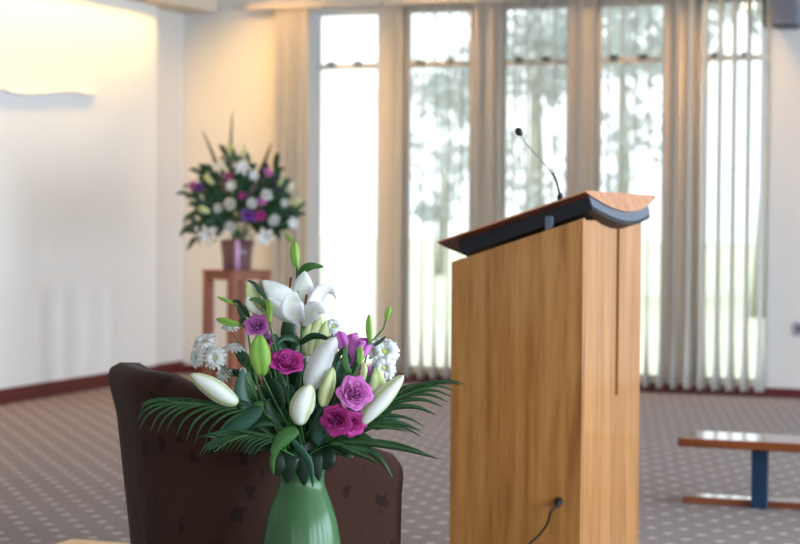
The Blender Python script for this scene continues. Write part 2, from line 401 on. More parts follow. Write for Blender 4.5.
# front panel with slot
ymid = pX(617.5, 300, cx).y; sw = pX(619, 300, cx).y-pX(616, 300, cx).y
zslot = pX(617, 395, cx).z; znotch = pX(617.5, 229, cx).z; zft = pX(631, 220, cx).z
m = MB(); ys = [cy+T]; n = 16
ya, yb2 = cy+T, fy-T
allys = sorted([ya+(yb2-ya)*k/24 for k in range(25) if abs(ya+(yb2-ya)*k/24-ymid) > sw]+[ymid-sw/2, ymid+sw/2])
def topz(y):
    u = min(1, abs(y-ymid)/((yb2-ya)*.40)); return znotch+(zft-znotch)*u**2
for y0_, y1_ in zip(allys, allys[1:]):
    if abs((y0_+y1_)/2-ymid) < sw*.3: za = zb_ = zslot
    else: za, zb_ = topz(y0_), topz(y1_)
    vs = [(cx-T, y0_, 0), (cx, y0_, 0), (cx, y1_, 0), (cx-T, y1_, 0), (cx-T, y0_, za), (cx, y0_, za), (cx, y1_, zb_), (cx-T, y1_, zb_)]
    m.add(vs, [(0, 3, 2, 1), (4, 5, 6, 7), (0, 1, 5, 4), (1, 2, 6, 5), (2, 3, 7, 6), (3, 0, 4, 7)])
m.build('front_panel', M['lectern'], lec)
MB().box((lx+.02, cy+T, .62), (cx-T, fy-T, .64)).build('shelf', M['lectern'], lec)
MB().box((lx+.02, cy+T, .04), (cx-T, fy-T, .07)).build('shelf', M['lectern'], lec)
# curved reading board
NH = pY(585.5, 190.5, cy-.035); NL = pY(437, 241.5, cy-.035); FH = pX(656, 195.5, NH.x)
acr = FH-NH; dn = NL-NH; nrm = acr.cross(dn).normalized()
if nrm.z < 0: nrm = -nrm
def section(base, sag, edge, inset=0, top=0, n=20):
    """closed cross-section: flat top, bowed underside"""
    pts = []
    for k in range(n+1):
        u = inset+(1-2*inset)*k/n; pts.append(base+acr*u+nrm*top)
    for k in range(n, -1, -1):
        u = k/n; uu = inset+(1-2*inset)*u; pts.append(base+acr*uu-nrm*(edge+sag*math.sin(math.pi*u)**.9))
    return pts
def loft(a, b):
    n = len(a); m = MB()
    return m.add(a+b, [tuple(reversed(range(n))), tuple(range(n, 2*n))]+[(i, (i+1) % n, n+(i+1) % n, n+i) for i in range(n)])
SAG = .060
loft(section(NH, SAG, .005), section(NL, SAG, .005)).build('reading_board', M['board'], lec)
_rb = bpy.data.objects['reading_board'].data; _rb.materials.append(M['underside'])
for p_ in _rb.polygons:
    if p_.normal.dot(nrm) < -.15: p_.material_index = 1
# steel cradle below the board
inset = .055
def cradle_sec(base, drop):
    pts = []; n = 20
    for k in range(n+1):
        u = inset+(1-inset-.15)*k/n; pts.append(base+acr*u-nrm*(.004+SAG*math.sin(math.pi*u)**.9))
    for k in range(n, -1, -1):
        u = inset+(1-inset-.15)*k/n; pts.append(base+acr*u-nrm*(drop+.006+(SAG)*math.sin(math.pi*u)**.9))
    return pts
h0 = NH+dn*.02; l0 = NL-dn*.10
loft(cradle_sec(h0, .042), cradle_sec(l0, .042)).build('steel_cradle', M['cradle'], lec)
loft([p+dn.normalized()*(-.004) for p in cradle_sec(h0, .03)], cradle_sec(h0, .03)).build('cradle_end', M['cradle_lit'], lec)  # thin end band carrying the painted reflection
br0 = pY(545, 231, cy+.012); br1 = pY(553, 216, cy+.012)
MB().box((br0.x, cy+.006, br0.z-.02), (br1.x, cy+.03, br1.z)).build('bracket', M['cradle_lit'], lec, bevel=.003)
# microphone on the lectern
mb_ = pY(560.5, 194, cy+.12)
def Zboard(p):
    # point of board top under p (vertical)
    d = (NH-p).dot(nrm)/nrm.z; return V((p.x, p.y, p.z+d))
mp = Zboard(V((pY(560, 193, cy+.14).x, cy+.14, 1.3)))
mic = thing('gooseneck_microphone', 'thin black gooseneck microphone rising from the lectern top', 'microphone', mp)
def pm(a, b): return pY(a, b, cy+.14)
MB().lathe(mp, [(0, 0), (.016, 0), (.016, .006), (.010, .012), (.0095, .030), (.006, .040), (0, .040)], 20).build('base', M['dark'], mic, smooth=True)
mpt = [mp+V((0, 0, .03)), pm(556, 180), pm(552, 172.5), pm(543, 162), pm(532, 150.5), pm(524, 141), pm(520.5, 134.5)]
MB().tube(smoothpath(mpt[:3], 6), .0042, 8).build('gooseneck_sleeve', M['dark'], mic, smooth=True)
MB().tube(smoothpath(mpt[2:], 6), .0022, 8).build('gooseneck', plain('brushed_steel', (.5, .5, .5, 1), .35, metal=.8), mic, smooth=True)
d = (mpt[-1]-mpt[-2]).normalized()
MB().lathe(mpt[-1]-d*.004, [(0, -.002), (.006, 0), (.0105, .006), (.0125, .014), (.011, .022), (.006, .028), (0, .0295)], 16, d).build('windshield', M['dark'], mic, smooth=True)
# cable plugged low on the near side
cpl = pY(561, 498, cy-.03)
cab = thing('microphone_cable', 'black cable plugged into the near side of the lectern', 'cable', pY(557, 503, cy))
q0 = pY(559, 501, cy); q1 = V((q0.x, cy-.002, q0.z))
MB().lathe(q1+V((0, .001, 0)), [(0, -.001), (.013, -.001), (.013, .010), (.009, .013), (.009, .034), (.005, .040), (0, .040)], 16, V((.15, -1, -.25))).build('plug', M['dark'], cab, smooth=True)
e0 = q1+V((.005, -.036, -.010))
cp = [e0, pY(551, 512, cy-.05), pY(547, 524, cy-.045), pY(539, 535, cy-.04), pY(529, 545, cy-.045), pY(522, 565, cy-.06), pZ(520, 640, .006), pZ(470, 660, .006), V((lx-.15, cy-.5, .006)), V((lx-.2, cy-.9, .006))]
MB().tube(smoothpath(cp, 8), .0035, 8).build('cord', M['dark'], cab, smooth=True)
# ------------------------------------------------------------------ bench
ft = pZ(760, 508.5, 0); by = ft.y
bh = pY(760, 447, by-.0).z
bl = pY(677, 440, by-.14).x
ben = thing('bench', 'low dark-red wooden bench on blue steel legs right of the lectern', 'bench', (ft.x+.6, by, 0))
th = pY(700, 436.5, by-.14).z-pY(700, 445.5, by-.14).z
BR = bl+1.95
MB().box((bl, by-.14, bh), (BR, by+.17, bh+th)).build('seat', M['bench'], ben, bevel=.008)
lw_ = pY(768, 470, by).x-pY(752, 470, by).x
for xc in (pY(760, 470, by).x, BR-(pY(760, 470, by).x-bl)):
    MB().box((xc-lw_/2, by-.02, 0), (xc+lw_/2, by+.02, bh)).build('leg', M['steel_blue'], ben, bevel=.003)
fl = pZ(683, 501, .0)
zf = .032
MB().box((pY(683, 498, by+.021).x, by+.021, .0), (BR-.05, by+.13, zf)).build('foot_rail', M['bench'], ben, bevel=.004)
# ------------------------------------------------------------------ pale low table behind the chair
tz = .20
c0 = pZ(72, 538.5, tz)
tb = thing('low_table', 'pale wooden low table edge behind the brown armchair', 'table', (c0.x+.4, c0.y-.15, 0))
MB().box((c0.x, c0.y-.3, tz-.03), (c0.x+.8, c0.y, tz)).build('tabletop', M['pale'], tb, bevel=.004)
for ix in (.05, .71):
    for iy in (-.27, -.07):
        MB().box((c0.x+ix, c0.y+iy, 0), (c0.x+ix+.04, c0.y+iy+.04, tz-.03)).build('leg', M['pale'], tb)
# ------------------------------------------------------------------ armchair
HEAD = 68.0      # heading in degrees right of the viewing direction
hd = math.radians(HEAD)-yaw
HV = V((math.sin(hd), math.cos(hd), 0)); LV = V((HV.y, -HV.x, 0))   # forward, right
def chair():
    LB, WB, TH = .58, .55, .085    # length along heading, outer width
    o = CHAIR_O
    ch = thing('armchair', 'dark brown leaf-patterned armchair seen from behind, beside the green vase', 'armchair', o)
    # outer plan, from right arm front round the back to the left arm front
    plan = []; r = .20
    hw = WB/2
    nA = 10
    for k in range(nA): plan.append((LB-(LB-r)*k/nA, hw))
    for k in range(9): q = math.pi/2*k/8; plan.append((r-r*math.sin(q), hw-r+r*math.cos(q)))
    for k in range(1, 6): plan.append((0, hw-r-(2*(hw-r))*k/6))
    for k in range(9): q = math.pi/2*k/8; plan.append((r-r*math.cos(q), -(hw-r)-r*math.sin(q)))
    for k in range(1, nA+1): plan.append((r+(LB-r)*k/nA, -hw))
    def top(x):
        u = min(1, max(0, (x-.03)/(LB-.03)))
        # high behind, sweeping down to the arm fronts
        return ZB+(ZA-ZB)*(u**.8)
    rows = []
    n = len(plan)
    for i, (x, y) in enumerate(plan):
        x0, y0_ = plan[max(i-1, 0)]; x2, y2 = plan[min(i+1, n-1)]
        tx, ty = x2-x0, y2-y0_; L = math.hypot(tx, ty); nx, ny = ty/L, -tx/L   # inward or outward
        if nx*(x-LB*.5)+ny*y < 0: nx, ny = -nx, -ny     # make outward
        zt = top(x); flare = .085-.06*x/LB
        end = 0
        prof = [(-.0-.012, .10), (.0, .12), (flare*.4, zt*.5), (flare*.8, zt*.85), (flare+.008, zt-.035), (flare, zt-.012), (flare-.022, zt), (flare-TH+.022, zt), (flare-TH, zt-.012), (flare-TH-.006, zt-.04), (-TH, zt*.6), (-TH, .30)]
        e = 1.0 if 0 < i < n-1 else .0
        rows.append([o+HV*(x+nx*a)+LV*(y+ny*a)+V((0, 0, z-(0 if e else .0))) for a, z in prof])
    # round the arm fronts
    def cap(row, s):
        c = sum((p for p in row), V((0, 0, 0)))/len(row)
        return [c+(p-c)*.86+HV*.022 for p in row]
    rows = [cap(rows[0], 1)]+rows+[cap(rows[-1], 1)]
    m = MB().grid(rows)
    N = len(rows[0])
    m.f.append(tuple(range(N))); m.f.append(tuple(reversed(range(len(m.v)-N, len(m.v)))))
    m.build('back_and_arms', M['fabric'], ch, smooth=True)
    # seat base and cushion
    def pl(x, y, z): return o+HV*x+LV*y+V((0, 0, z))
    a, b, hw2 = .09, LB-.01, hw-TH+.03
    def bx(x0, x1, w_, z0, z1):
        vs = [pl(x0, -w_, z0), pl(x1, -w_, z0), pl(x1, w_, z0), pl(x0, w_, z0), pl(x0, -w_, z1), pl(x1, -w_, z1), pl(x1, w_, z1), pl(x0, w_, z1)]
        return MB().add(vs, [(0, 3, 2, 1), (4, 5, 6, 7), (0, 1, 5, 4), (1, 2, 6, 5), (2, 3, 7, 6), (3, 0, 4, 7)])
    bx(a, b, hw-.02, .10, .30).build('seat_base', M['fabric'], ch, bevel=.02)
    bx(a, b+.02, hw-TH, .30, .43).build('seat_cushion', M['fabric'], ch, bevel=.035, smooth=True)
    for x in (.10, LB-.07):
        for y in (-hw+.07, hw-.07):
            MB().lathe(pl(x, y, 0), [(0, 0), (.016, 0), (.024, .11), (0, .11)], 12).build('leg', M['board'], ch, smooth=True)
    return ch
ZB, ZA = .885, .665
CHAIR_O = V((0, 0, 0))
_pf = dep(392, 500, 4.98)                       # near arm front
CHAIR_O = V((_pf.x, _pf.y, 0)) - HV*.58 - LV*.275
chair()
# ------------------------------------------------------------------ flower building blocks
def blade(mb, path, wmax, side, cup=.15, shape='leaf', n=3, ripple=0, fold=0, tintmode=None, phase=0):
    """strip along a path; side: Vector or function"""
    N = len(path)-1; rows = []; tints = []
    for i, p in enumerate(path):
        t = (path[min(i+1, N)]-path[max(i-1, 0)]).normalized(); u = i/N
        s = side(u) if callable(side) else side
        s = (s-t*s.dot(t)).normalized(); nn = t.cross(s)
        if shape == 'leaf': w = math.sin(math.pi*min(1, u**.8*.97+.03))**.75
        elif shape == 'petal': w = (.30+.70*math.sin(math.pi*min(1, u*.92+.04)))*max(0, 1-u**5)**.8
        elif shape == 'lance': w = min(1, u/.12+.25)*(1-u**2.2)**.9
        elif shape == 'spoon': w = .25+.75*math.sin(math.pi/2*min(1, u*1.25)) if u < .86 else (1-((u-.86)/.14)**2)**.5
        else: w = 1
        w = max(w, .015)*wmax/2
        row = []; tr = []
        for j in range(-n, n+1):
            q = j/n
            off = cup*w*(q*q) + fold*w*abs(q) + ripple*w*math.sin(u*16+q*2+phase)*abs(q)**2
            row.append(p+s*(q*w)+nn*off); tr.append(max(0, 1-abs(q)*2.2) if tintmode == 'mid' else (abs(q)**3 if tintmode == 'edge' else 0))
        rows.append(row); tints.append(tr)
    mb.grid(rows, tints if tintmode else None); return mb
def cv(rx, up, tow): return (RT*rx+UP*up-FW*tow)
def pp(pts, d0): return smoothpath([dep(x, y, d0+(z[0] if z else 0)) for x, y, *z in pts], 5)
def imgside(path, tilt=0):
    t = (path[-1]-path[0]).normalized(); s = FW.cross(t).normalized()
    return (s*math.cos(tilt)+FW*math.sin(tilt))
PXM = 4.6/FPX
def pleaf(par, pts, d0, wpx, name='leaf', mat='leaf', cup=.25, tilt=.3, shape='leaf', thick=.0008, ripple=0, label=None, fold=.0, tint=None, px=None, n=3):
    path = pp(pts, d0); w = wpx*(d0/FPX)
    o = blade(MB(), path, w, imgside(path, tilt), cup, shape, n, ripple, fold, tint, random.random()*6).build(name, M[mat], par, smooth=True, thick=thick)
    if label: o['label'] = label
    return o
def bud_mesh(path, wid, lobes=3, depth=.12, n=24, prof=None, phase=0):
    prof = prof or [(0, .22), (.06, .42), (.15, .62), (.3, .86), (.45, .98), (.58, 1), (.72, .9), (.84, .66), (.93, .36), (1, .03)]
    N = len(path)-1; vs = []; ti = []; prev = None
    for i, p in enumerate(path):
        u = i/N; t = (path[min(i+1, N)]-path[max(i-1, 0)]).normalized()
        a = prev if prev is not None else (FW-t*FW.dot(t)).normalized()
        a = (a-t*a.dot(t)).normalized(); b = t.cross(a); prev = a
        for (u0, r0), (u1, r1) in zip(prof, prof[1:]):
            if u0 <= u <= u1+1e-9: r = r0+(r1-r0)*(u-u0)/(u1-u0); break
        for k in range(n):
            q = 2*math.pi*k/n+phase; c = math.cos(lobes*(q-phase)); rr = r*wid/2*(1-depth*.5+depth*.5*c)
            vs.append(p+(a*math.cos(q)+b*math.sin(q))*rr)
            ti.append(min(1, max(0, (-c-.45)*1.5)+max(0, u-.88)*5+max(0, .12-u)*4))
    fs = [(i*n+k, i*n+(k+1) % n, (i+1)*n+(k+1) % n, (i+1)*n+k) for i in range(N) for k in range(n)]
    fs += [tuple(reversed(range(n))), tuple(range(N*n, (N+1)*n))]
    return MB().add(vs, fs, ti)
def frame_of(f):
    f = f.normalized(); a = (UP-f*UP.dot(f)).normalized(); return a, f.cross(a), f
def rose_mesh(c, facing, R, seed=0, open_=1.0, layers=6, Hk=.9, waves=.09):
    """cupped petals in a spiral; c = centre of the bloom base"""
    rnd = random.Random(seed); a, b, f = frame_of(facing); m = MB(); ang = rnd.random()*6
    spec = []
    for k in range(layers):
        u = k/(layers-1); cnt = 3 if k < 2 else (4 if k < 4 else 5)
        for j in range(cnt):
            spec.append((u, ang)); ang += 2*math.pi/cnt*(1+rnd.uniform(-.08, .08))
        ang += .7
    for u, an in spec:
        r = R*(.12+.56*u**.9)*rnd.uniform(.94, 1.06); h = R*Hk*(1.0-.30*u*open_)*rnd.uniform(.94, 1.05)
        span = (1.25 if u < .3 else .95-.10*u); fl = R*(.02+.27*u*u*open_); rows = []; ti = []
        lean = rnd.uniform(-.1, .1); ph = rnd.random()*6
        for i in range(9):
            t = i/8; row = []; tr = []
            for j in range(-5, 6):
                q = j/5; th = an+q*span*(.45+.55*math.sin(min(1, t*1.3)*math.pi/2))
                edge = 1-abs(q)**3*.28
                rad = r*(.22+.78*math.sin(t*math.pi/2)**.8)+fl*t**3.2*(1-.3*q*q)+R*waves*math.sin(q*5+ph)*t**3
                z = h*t*edge-fl*.55*max(0, t-.75)**1*2.2+lean*q*h*.2
                row.append(c+(a*math.cos(th)+b*math.sin(th))*rad+f*(z-R*.35)); tr.append(max(0, 1-t*1.5)*.9+(.25 if t > .93 else 0))
            rows.append(row); ti.append(tr)
        m.grid(rows, ti)
    return m
def calyx(par, c, facing, R):
    a, b, f = frame_of(facing); m = MB().lathe(c-f*R*.62, [(0, 0), (R*.12, .0), (R*.22, R*.12), (R*.20, R*.3)], 12, f)
    for k in range(5):
        q = k*2*math.pi/5; d_ = a*math.cos(q)+b*math.sin(q)
        path = smoothpath([c-f*R*.5+d_*R*.15, c-f*R*.32+d_*R*.42, c-f*R*.05+d_*R*.62], 4)
        blade(m, path, R*.28, f.cross(d_), .2)
    m.build('calyx', M['leaf_mid'], par, smooth=True)
def daisy_mesh(c, facing, R, n=20, seed=0, layers=2, droop=.15):
    rnd = random.Random(seed); a, b, f = frame_of(facing); m = MB()
    for L in range(layers):
        for k in range(n):
            q = 2*math.pi*(k+L*.5)/n+rnd.uniform(-.08, .08); d_ = a*math.cos(q)+b*math.sin(q); Lh = R*(1-.22*L)*rnd.uniform(.88, 1.05)
            up = .10+.30*L+rnd.uniform(-.06, .1)
            path = smoothpath([c+d_*R*.12+f*R*.02*L, c+d_*Lh*.55+f*R*(up*.8), c+d_*Lh+f*R*(up*.6-droop)], 3)
            blade(m, path, R*.24, f.cross(d_), .25, 'spoon', 1)
    return m
VX = dep(301.5, 500, 4.6); VASE = V((VX.x, VX.y, 0))
def zpx(y): return CAM.z + (dep(301, y, 4.6).z-CAM.z)
NECK = V((VASE.x, VASE.y, zpx(462)))
SD = random.Random(11)
def stem_to_vase(par, start, rad=.0026, mat='stem', name='stem', d0=None, inner=True):
    q = SD.random()*6.28; rr = SD.uniform(.0, .034)
    n1 = NECK+V((math.cos(q)*rr, math.sin(q)*rr, .02)); n2 = V((VASE.x-math.cos(q)*.02, VASE.y-math.sin(q)*.02, zpx(545)))
    d_ = d0 if d0 is not None else (start-n1).normalized()
    L = (start-n1).length
    path = smoothpath([start, start*.55+n1*.45-d_*L*.12*0+V((0, 0, -.01)), n1, n2], 6)
    return MB().tube(path, rad, 6).build(name, M[mat], par, smooth=True)
G = 'NEAR'
# vase
vs_ = thing('vase', 'tall green glass vase holding the near bouquet', 'vase', VASE)
pr = [(455, 30), (459, 27.5), (465, 25), (472, 23), (480, 22.4), (487, 24), (494, 26.5), (504, 30.5), (515, 34), (528, 37), (544, 39.5), (560, 41), (580, 41.2)]
prof = [(r*PXM, zpx(y)) for y, r in pr]
prof += [(.098, .36), (.090, .27), (.078, .17), (.068, .08), (.070, .03), (.080, .006), (.080, 0), (.0, 0)]
inner = [(max(r-.004, 0), max(z, .02)) for r, z in prof[:-3]]+[(0, .02)]
MB().lathe(V((VASE.x, VASE.y, 0)), list(reversed(prof))+inner, 48).build('body', M['vase'], vs_, smooth=True)
wat = [(0, .03)]+[(r-.007, z) for r, z in reversed(prof[:-3]) if z < zpx(517)-.001 and z > .03]
wr = 34.5*PXM-.007
MB().lathe(V((VASE.x, VASE.y, 0)), wat+[(wr, zpx(517)), (0, zpx(517))], 48).build('water', M['water'], vs_, smooth=False)
# ---------------- open white lily with a bud above it
D = 4.5
def T3(label, cat, x, y, d, name=None): return thing(name or cat, label, cat, dep(x, y, d), G)
li = T3('open white lily with a green bud above, highest bloom in the green vase', 'lily', 302, 322, D)
pleaf(li, [(302, 323), (290, 305, -.01), (276, 290, -.015), (262, 280, 0)], D, 29, 'petal', 'lily', .3, .5, 'petal', .0009, .05, tint='mid')
pleaf(li, [(301, 323), (287, 314, -.04), (275, 305, -.05), (268, 297, -.05)], D, 17, 'petal', 'lily', .4, .3, 'petal', .0009, .05, tint='mid')
pleaf(li, [(303, 322), (303, 305, .015), (303, 288, .02), (305, 271, .01)], D, 28, 'petal', 'lily', .3, .0, 'petal', .0009, .04, tint='mid')
pleaf(li, [(304, 322), (313, 306, .0), (322, 294, .01), (330, 292.5, .02), (337, 301, .03)], D, 19, 'petal', 'lily', .3, .7, 'petal', .0009, .05, tint='mid')
pleaf(li, [(302, 325), (309, 314, -.05), (317, 309, -.07), (326, 313, -.07)], D, 19, 'petal', 'lily', .25, .3, 'petal', .0009, .05, tint='mid')
pleaf(li, [(301, 324), (293, 312, -.06), (292, 300, -.08), (297, 292, -.085)], D, 24, 'petal', 'lily', -.2, .2, 'petal', .0009, .05, tint='mid')
for k, (x, y) in enumerate([(290.5, 283), (297, 297), (306, 300)]):
    st = MB().tube(pp([(301, 318), ((301+x)/2-1, (318+y)/2, -.02), (x, y, -.02)], D), .0009, 6).build('stamen', M['bud_pale'], li, smooth=True)
    MB().tube(pp([(x-.5, y+5, -.022), (x, y, -.024), (x+.8, y-6, -.022)], D), [.0006]+[.0032]*9+[.0006], 8).build('anther', M['anther'], li, smooth=True)
bud_mesh(pp([(297, 268, .05), (295.5, 260, .05), (294.5, 250, .05), (294.5, 241, .05)], D), 10*PXM).build('bud', M['bud_green'], li, smooth=True)['label'] = 'closed green bud at the very top'
MB().tube(pp([(297, 268, .05), (297, 285, .06), (300, 310, .06), (302, 324, .01)], D), .0026, 8).build('stem', M['stem'], li, smooth=True)
pleaf(li, [(297, 275, .05), (304, 269, .03), (313, 266, .02), (324, 267, .02)], D, 8.5, 'leaf', 'leaf_mid', .3, .2)
pleaf(li, [(302, 345, .02), (294, 339, .0), (284, 338, -.01), (275, 345, -.02)], D, 8, 'leaf', 'leaf', .3, .3)
pleaf(li, [(299, 345, .02), (310, 337, .0), (322, 337, -.01), (335, 343, -.02)], D, 7, 'leaf', 'leaf', .3, .3)
MB().tube(pp([(302, 322, .0), (301, 350, .03), (300, 400, .08), (301, 458, .1)], D)+[V((VASE.x, VASE.y, zpx(540)))], .003, 8).build('stem', M['stem'], li, smooth=True)
# ---------------- lily buds
def lily_bud(label, pts, w, d, mat='bud', leaves=(), prof=None, cat='lily', name='lily_bud', lobes=3, depth=.14, phase=0, stem=True, stempts=None, part='bud'):
    o = T3(label, cat, pts[0][0], pts[0][1], d, name)
    path = pp(pts, d)
    bud_mesh(path, w*d/FPX, lobes, depth, phase=phase, prof=prof).build(part, M[mat], o, smooth=True)
    for L in leaves: pleaf(o, L[0], d, L[1], 'leaf', L[2] if len(L) > 2 else 'leaf_mid')
    if stempts: MB().tube(pp(stempts, d)+[NECK+V((SD.uniform(-.03, .03), SD.uniform(-.03, .03), 0)), V((VASE.x, VASE.y, zpx(545)))], .0024, 6).build('stem', M['stem'], o, smooth=True)
    elif stem: stem_to_vase(o, path[0]+(path[1]-path[0]).normalized()*.004)
    return o
lily_bud('large creamy lily bud pointing left over the armchair back', [(238, 403), (226, 397), (210, 386), (190, 374)], 22, 4.42, 'bud', phase=1.2)
lily_bud('plump bright green lily bud at upper left of the vase bouquet', [(262, 376), (261, 364), (259, 350), (260, 334)], 23, 4.44, 'bud_green', phase=.2, depth=.2)
lily_bud('long white lily bud leaning right in the bouquet centre', [(309, 390), (314, 377), (324, 358), (336, 337)], 27, 4.46, 'lily', phase=1.047)
lily_bud('upright white lily bud with yellow-green ribs low in the bouquet', [(301, 425), (300, 413), (304, 400), (311, 384)], 26, 4.40, 'bud', phase=.95)
lily_bud('slim cream and yellow bud left of the pink rose', [(323, 407), (324, 398), (328, 384), (333, 367)], 17, 4.43, 'bud_pale', phase=.8, depth=.25)
lily_bud('pale green-white bud standing behind the pink rose', [(367, 420), (370, 405), (377, 388), (376, 368)], 22, 4.46, 'bud_pale', phase=.4, depth=.22)
lily_bud('pale cream bud leaning out to the right above the palm leaves', [(362, 424), (370, 412), (385, 396), (404, 375)], 22, 4.43, 'bud', phase=1.3, depth=.2)
lily_bud('tiny green bud right of the top mauve bloom', [(269, 322), (269.5, 315), (269.5, 306), (268, 299)], 7, 4.44, 'bud_green')
lily_bud('narrow upright green bud right of the trumpet bloom', [(370, 342), (369.5, 335), (369, 325), (369, 314)], 7.5, 4.47, 'bud_green')
lily_bud('small olive bud on a curved stem, far right', [(386, 320), (387, 316), (388.5, 311), (390, 306)], 6.5, 4.48, 'bud_green', leaves=[([(374, 346), (378, 343), (382, 340), (386, 336)], 4, 'leaf')], stempts=[(386, 320), (383, 329), (375, 338), (369, 346), (360, 380), (340, 430)])
lily_bud('small flat green bud at left above the daisies', [(240, 324), (233, 323.5), (224, 321), (216, 319)], 8, 4.5, 'bud_green', leaves=[([(240, 324), (243, 316), (240, 311), (237, 308)], 6, 'leaf')], stempts=[(240, 324), (247, 330), (250, 345), (262, 400), (285, 445)])
lily_bud('thin green bud at far left, highest on that side', [(234, 304), (229, 301.5), (224, 299.5), (217, 296.5)], 4.5, 4.5, 'bud_green', leaves=[([(237, 306), (242, 309), (246, 313), (250, 318)], 8, 'leaf'), ([(231, 303), (237, 301), (242, 306), (247, 308)], 4, 'leaf')], stempts=[(234, 304), (242, 312), (247, 325), (256, 380), (285, 440)])
# half open cream lily at upper left
hl = T3('half-open cream and green lily at upper left beside the far stand', 'lily', 262, 314, 4.5)
for pts, w, mt in [([(264, 314), (257, 304), (251, 293), (248, 282)], 15, 'bud_pale'), ([(264, 314), (262, 303, .02), (258, 293, .03), (254, 284, .03)], 15, 'bud'), ([(264, 315), (267, 305), (268, 298, .01), (262, 291, .02)], 12, 'bud_pale'), ([(263, 315), (254, 309, -.02), (249, 302, -.02), (248, 296, -.02)], 10, 'bud')]:
    pleaf(hl, pts, 4.5, w, 'petal', mt, .4, .4, 'petal', tint='edge')
pleaf(hl, [(268, 312, -.03), (261, 302, -.03), (254, 299, -.03), (249, 300, -.03)], 4.5, 5, 'leaf', 'leaf_mid')
pleaf(hl, [(270, 300, -.02), (261, 292, -.02), (255, 284, -.02), (247, 280, -.02)], 4.5, 5, 'leaf', 'leaf')
stem_to_vase(hl, dep(263, 315, 4.5))
# pale green broad petals / half open lily behind
gl_ = T3('pale lime lily with broad upright petals below the open white lily', 'lily', 312, 356, 4.56)
for pts, w in [([(311, 356), (312, 344), (316, 330), (321, 314)], 17), ([(315, 356), (319, 345), (324, 333), (326, 320)], 13), ([(308, 356), (306, 345), (308, 332), (311, 322)], 12)]:
    pleaf(gl_, pts, 4.56, w, 'petal', 'bud_pale', .4, .15, 'petal', tint='edge')
stem_to_vase(gl_, dep(312, 356, 4.56))
# ---------------- roses
def rose(label, x, y, d, rpx, facing, mat, seed, open_=1., layers=6, Hk=.9, cat='rose', sepals=True):
    c = dep(x, y, d); o = thing('rose', label, cat, c, G); R = rpx*d/FPX; f = cv(*facing).normalized()
    rose_mesh(c, f, R, seed, open_, layers, Hk).build('bloom', M[mat], o, smooth=True, thick=.0005)
    if sepals: calyx(o, c, f, R)
    stem_to_vase(o, c-f*R*.55)
    return o
rose('light pink full rose facing forward, right of the bouquet centre', 354.5, 393, 4.40, 18.3, (.05, .3, 1), 'pink', 3, 1.1, 7, .8)
rose('magenta rose left of the large white bud', 287, 362, 4.45, 18, (.1, .9, .75), 'magenta', 8, 1.1, 6, .8)
rose('mauve rose at upper left below the half-open lily', 257, 326, 4.48, 12.5, (-.2, .45, 1), 'mauve', 5, 1, 5)
rose('small mauve rose just right of the upper mauve one', 267, 339, 4.52, 9, (.2, .5, 1), 'mauve', 15, 1, 4)
rose('deep magenta ruffled rose directly below the light pink rose', 336, 420, 4.40, 16, (-.25, -.05, 1), 'deep', 12, 1.2, 5, .75)
rose('purple-pink ruffled rose touching the deep magenta one at right', 352, 424, 4.42, 14, (.25, -.35, 1), 'magenta', 22, 1.2, 5, .75)
rose('small mauve rosebud peeping out above the light pink rose', 364, 371, 4.47, 8, (.3, .5, .8), 'mauve', 31, .8, 4)
# trumpet shaped mauve bloom
tr_ = T3('mauve trumpet-shaped bloom with green sepals at upper right', 'rose', 352, 362, 4.47, 'rose')
for k, (pts, w) in enumerate([([(352, 366), (347, 354, -.01), (343, 342, -.01), (339, 331)], 13), ([(353, 366), (354, 353, .02), (352, 341, .03), (350, 334, .03)], 18), ([(354, 366), (361, 355, -.01), (366, 345), (368, 338, .01)], 16), ([(353, 366), (355, 355, -.03), (357, 346, -.04), (360, 341, -.05)], 17)]):
    pleaf(tr_, pts, 4.47, w, 'petal', 'mauve', .5, .3, 'spoon', .0006, .08, tint='mid')
pleaf(tr_, [(351, 374, -.03), (346, 366, -.04), (345, 355, -.04), (346, 344, -.04)], 4.47, 7, 'sepal', 'leaf_mid')
pleaf(tr_, [(353, 374, -.03), (356, 364, -.05), (357, 356, -.05), (356, 347, -.05)], 4.47, 5, 'sepal', 'leaf')
stem_to_vase(tr_, dep(353, 367, 4.47))
lily_bud('slim green sepal bud in front of the trumpet bloom', [(360, 365), (360, 360), (360.5, 352), (360, 345)], 7, 4.40, 'bud_green')
lily_bud('short green bud on top edge of the light pink rose', [(363, 383), (363, 377), (364, 369), (363, 362)], 8, 4.46, 'bud_pale')
# ---------------- daisies
def daisy(label, x, y, d, rpx, facing, seed, n=14, mat='whiteflower', layers=2, stempts=None):
    c = dep(x, y, d); o = thing('daisy', label, 'daisy', c, G); R = rpx*d/FPX; f = cv(*facing).normalized()
    daisy_mesh(c, f, R, n, seed, layers).build('petals', M[mat], o, smooth=True, thick=.0005)
    MB().lathe(c, [(R*.2, 0), (R*.18, R*.1), (R*.1, R*.16), (0, R*.18)], 12, f).build('eye', M['daisyeye'], o, smooth=True)
    stem_to_vase(o, c-f*R*.05, .0016)
    return o
daisy('white daisy furthest left and highest of the left cluster', 205, 343, 4.52, 15, (-.3, .75, .6), 1)
daisy('white daisy left of the vase, below its highest neighbour', 215, 358, 4.48, 13, (-.2, .2, 1), 2)
daisy('white daisy seen edge-on left of the green lily bud', 234, 349, 4.5, 12, (.1, 1, .25), 3)
daisy('small white daisy low at left, half hidden behind its neighbours', 197, 358, 4.62, 11, (-.6, .2, .8), 4)
daisy('greyish white daisy highest at left beside the stand leg', 230, 328, 4.6, 10, (0, 1, .35), 14, mat='whiteflower')
daisy('white daisy at upper right of the bouquet, behind the trumpet bloom', 384, 352, 4.62, 17, (.2, .5, 1), 5, 22)
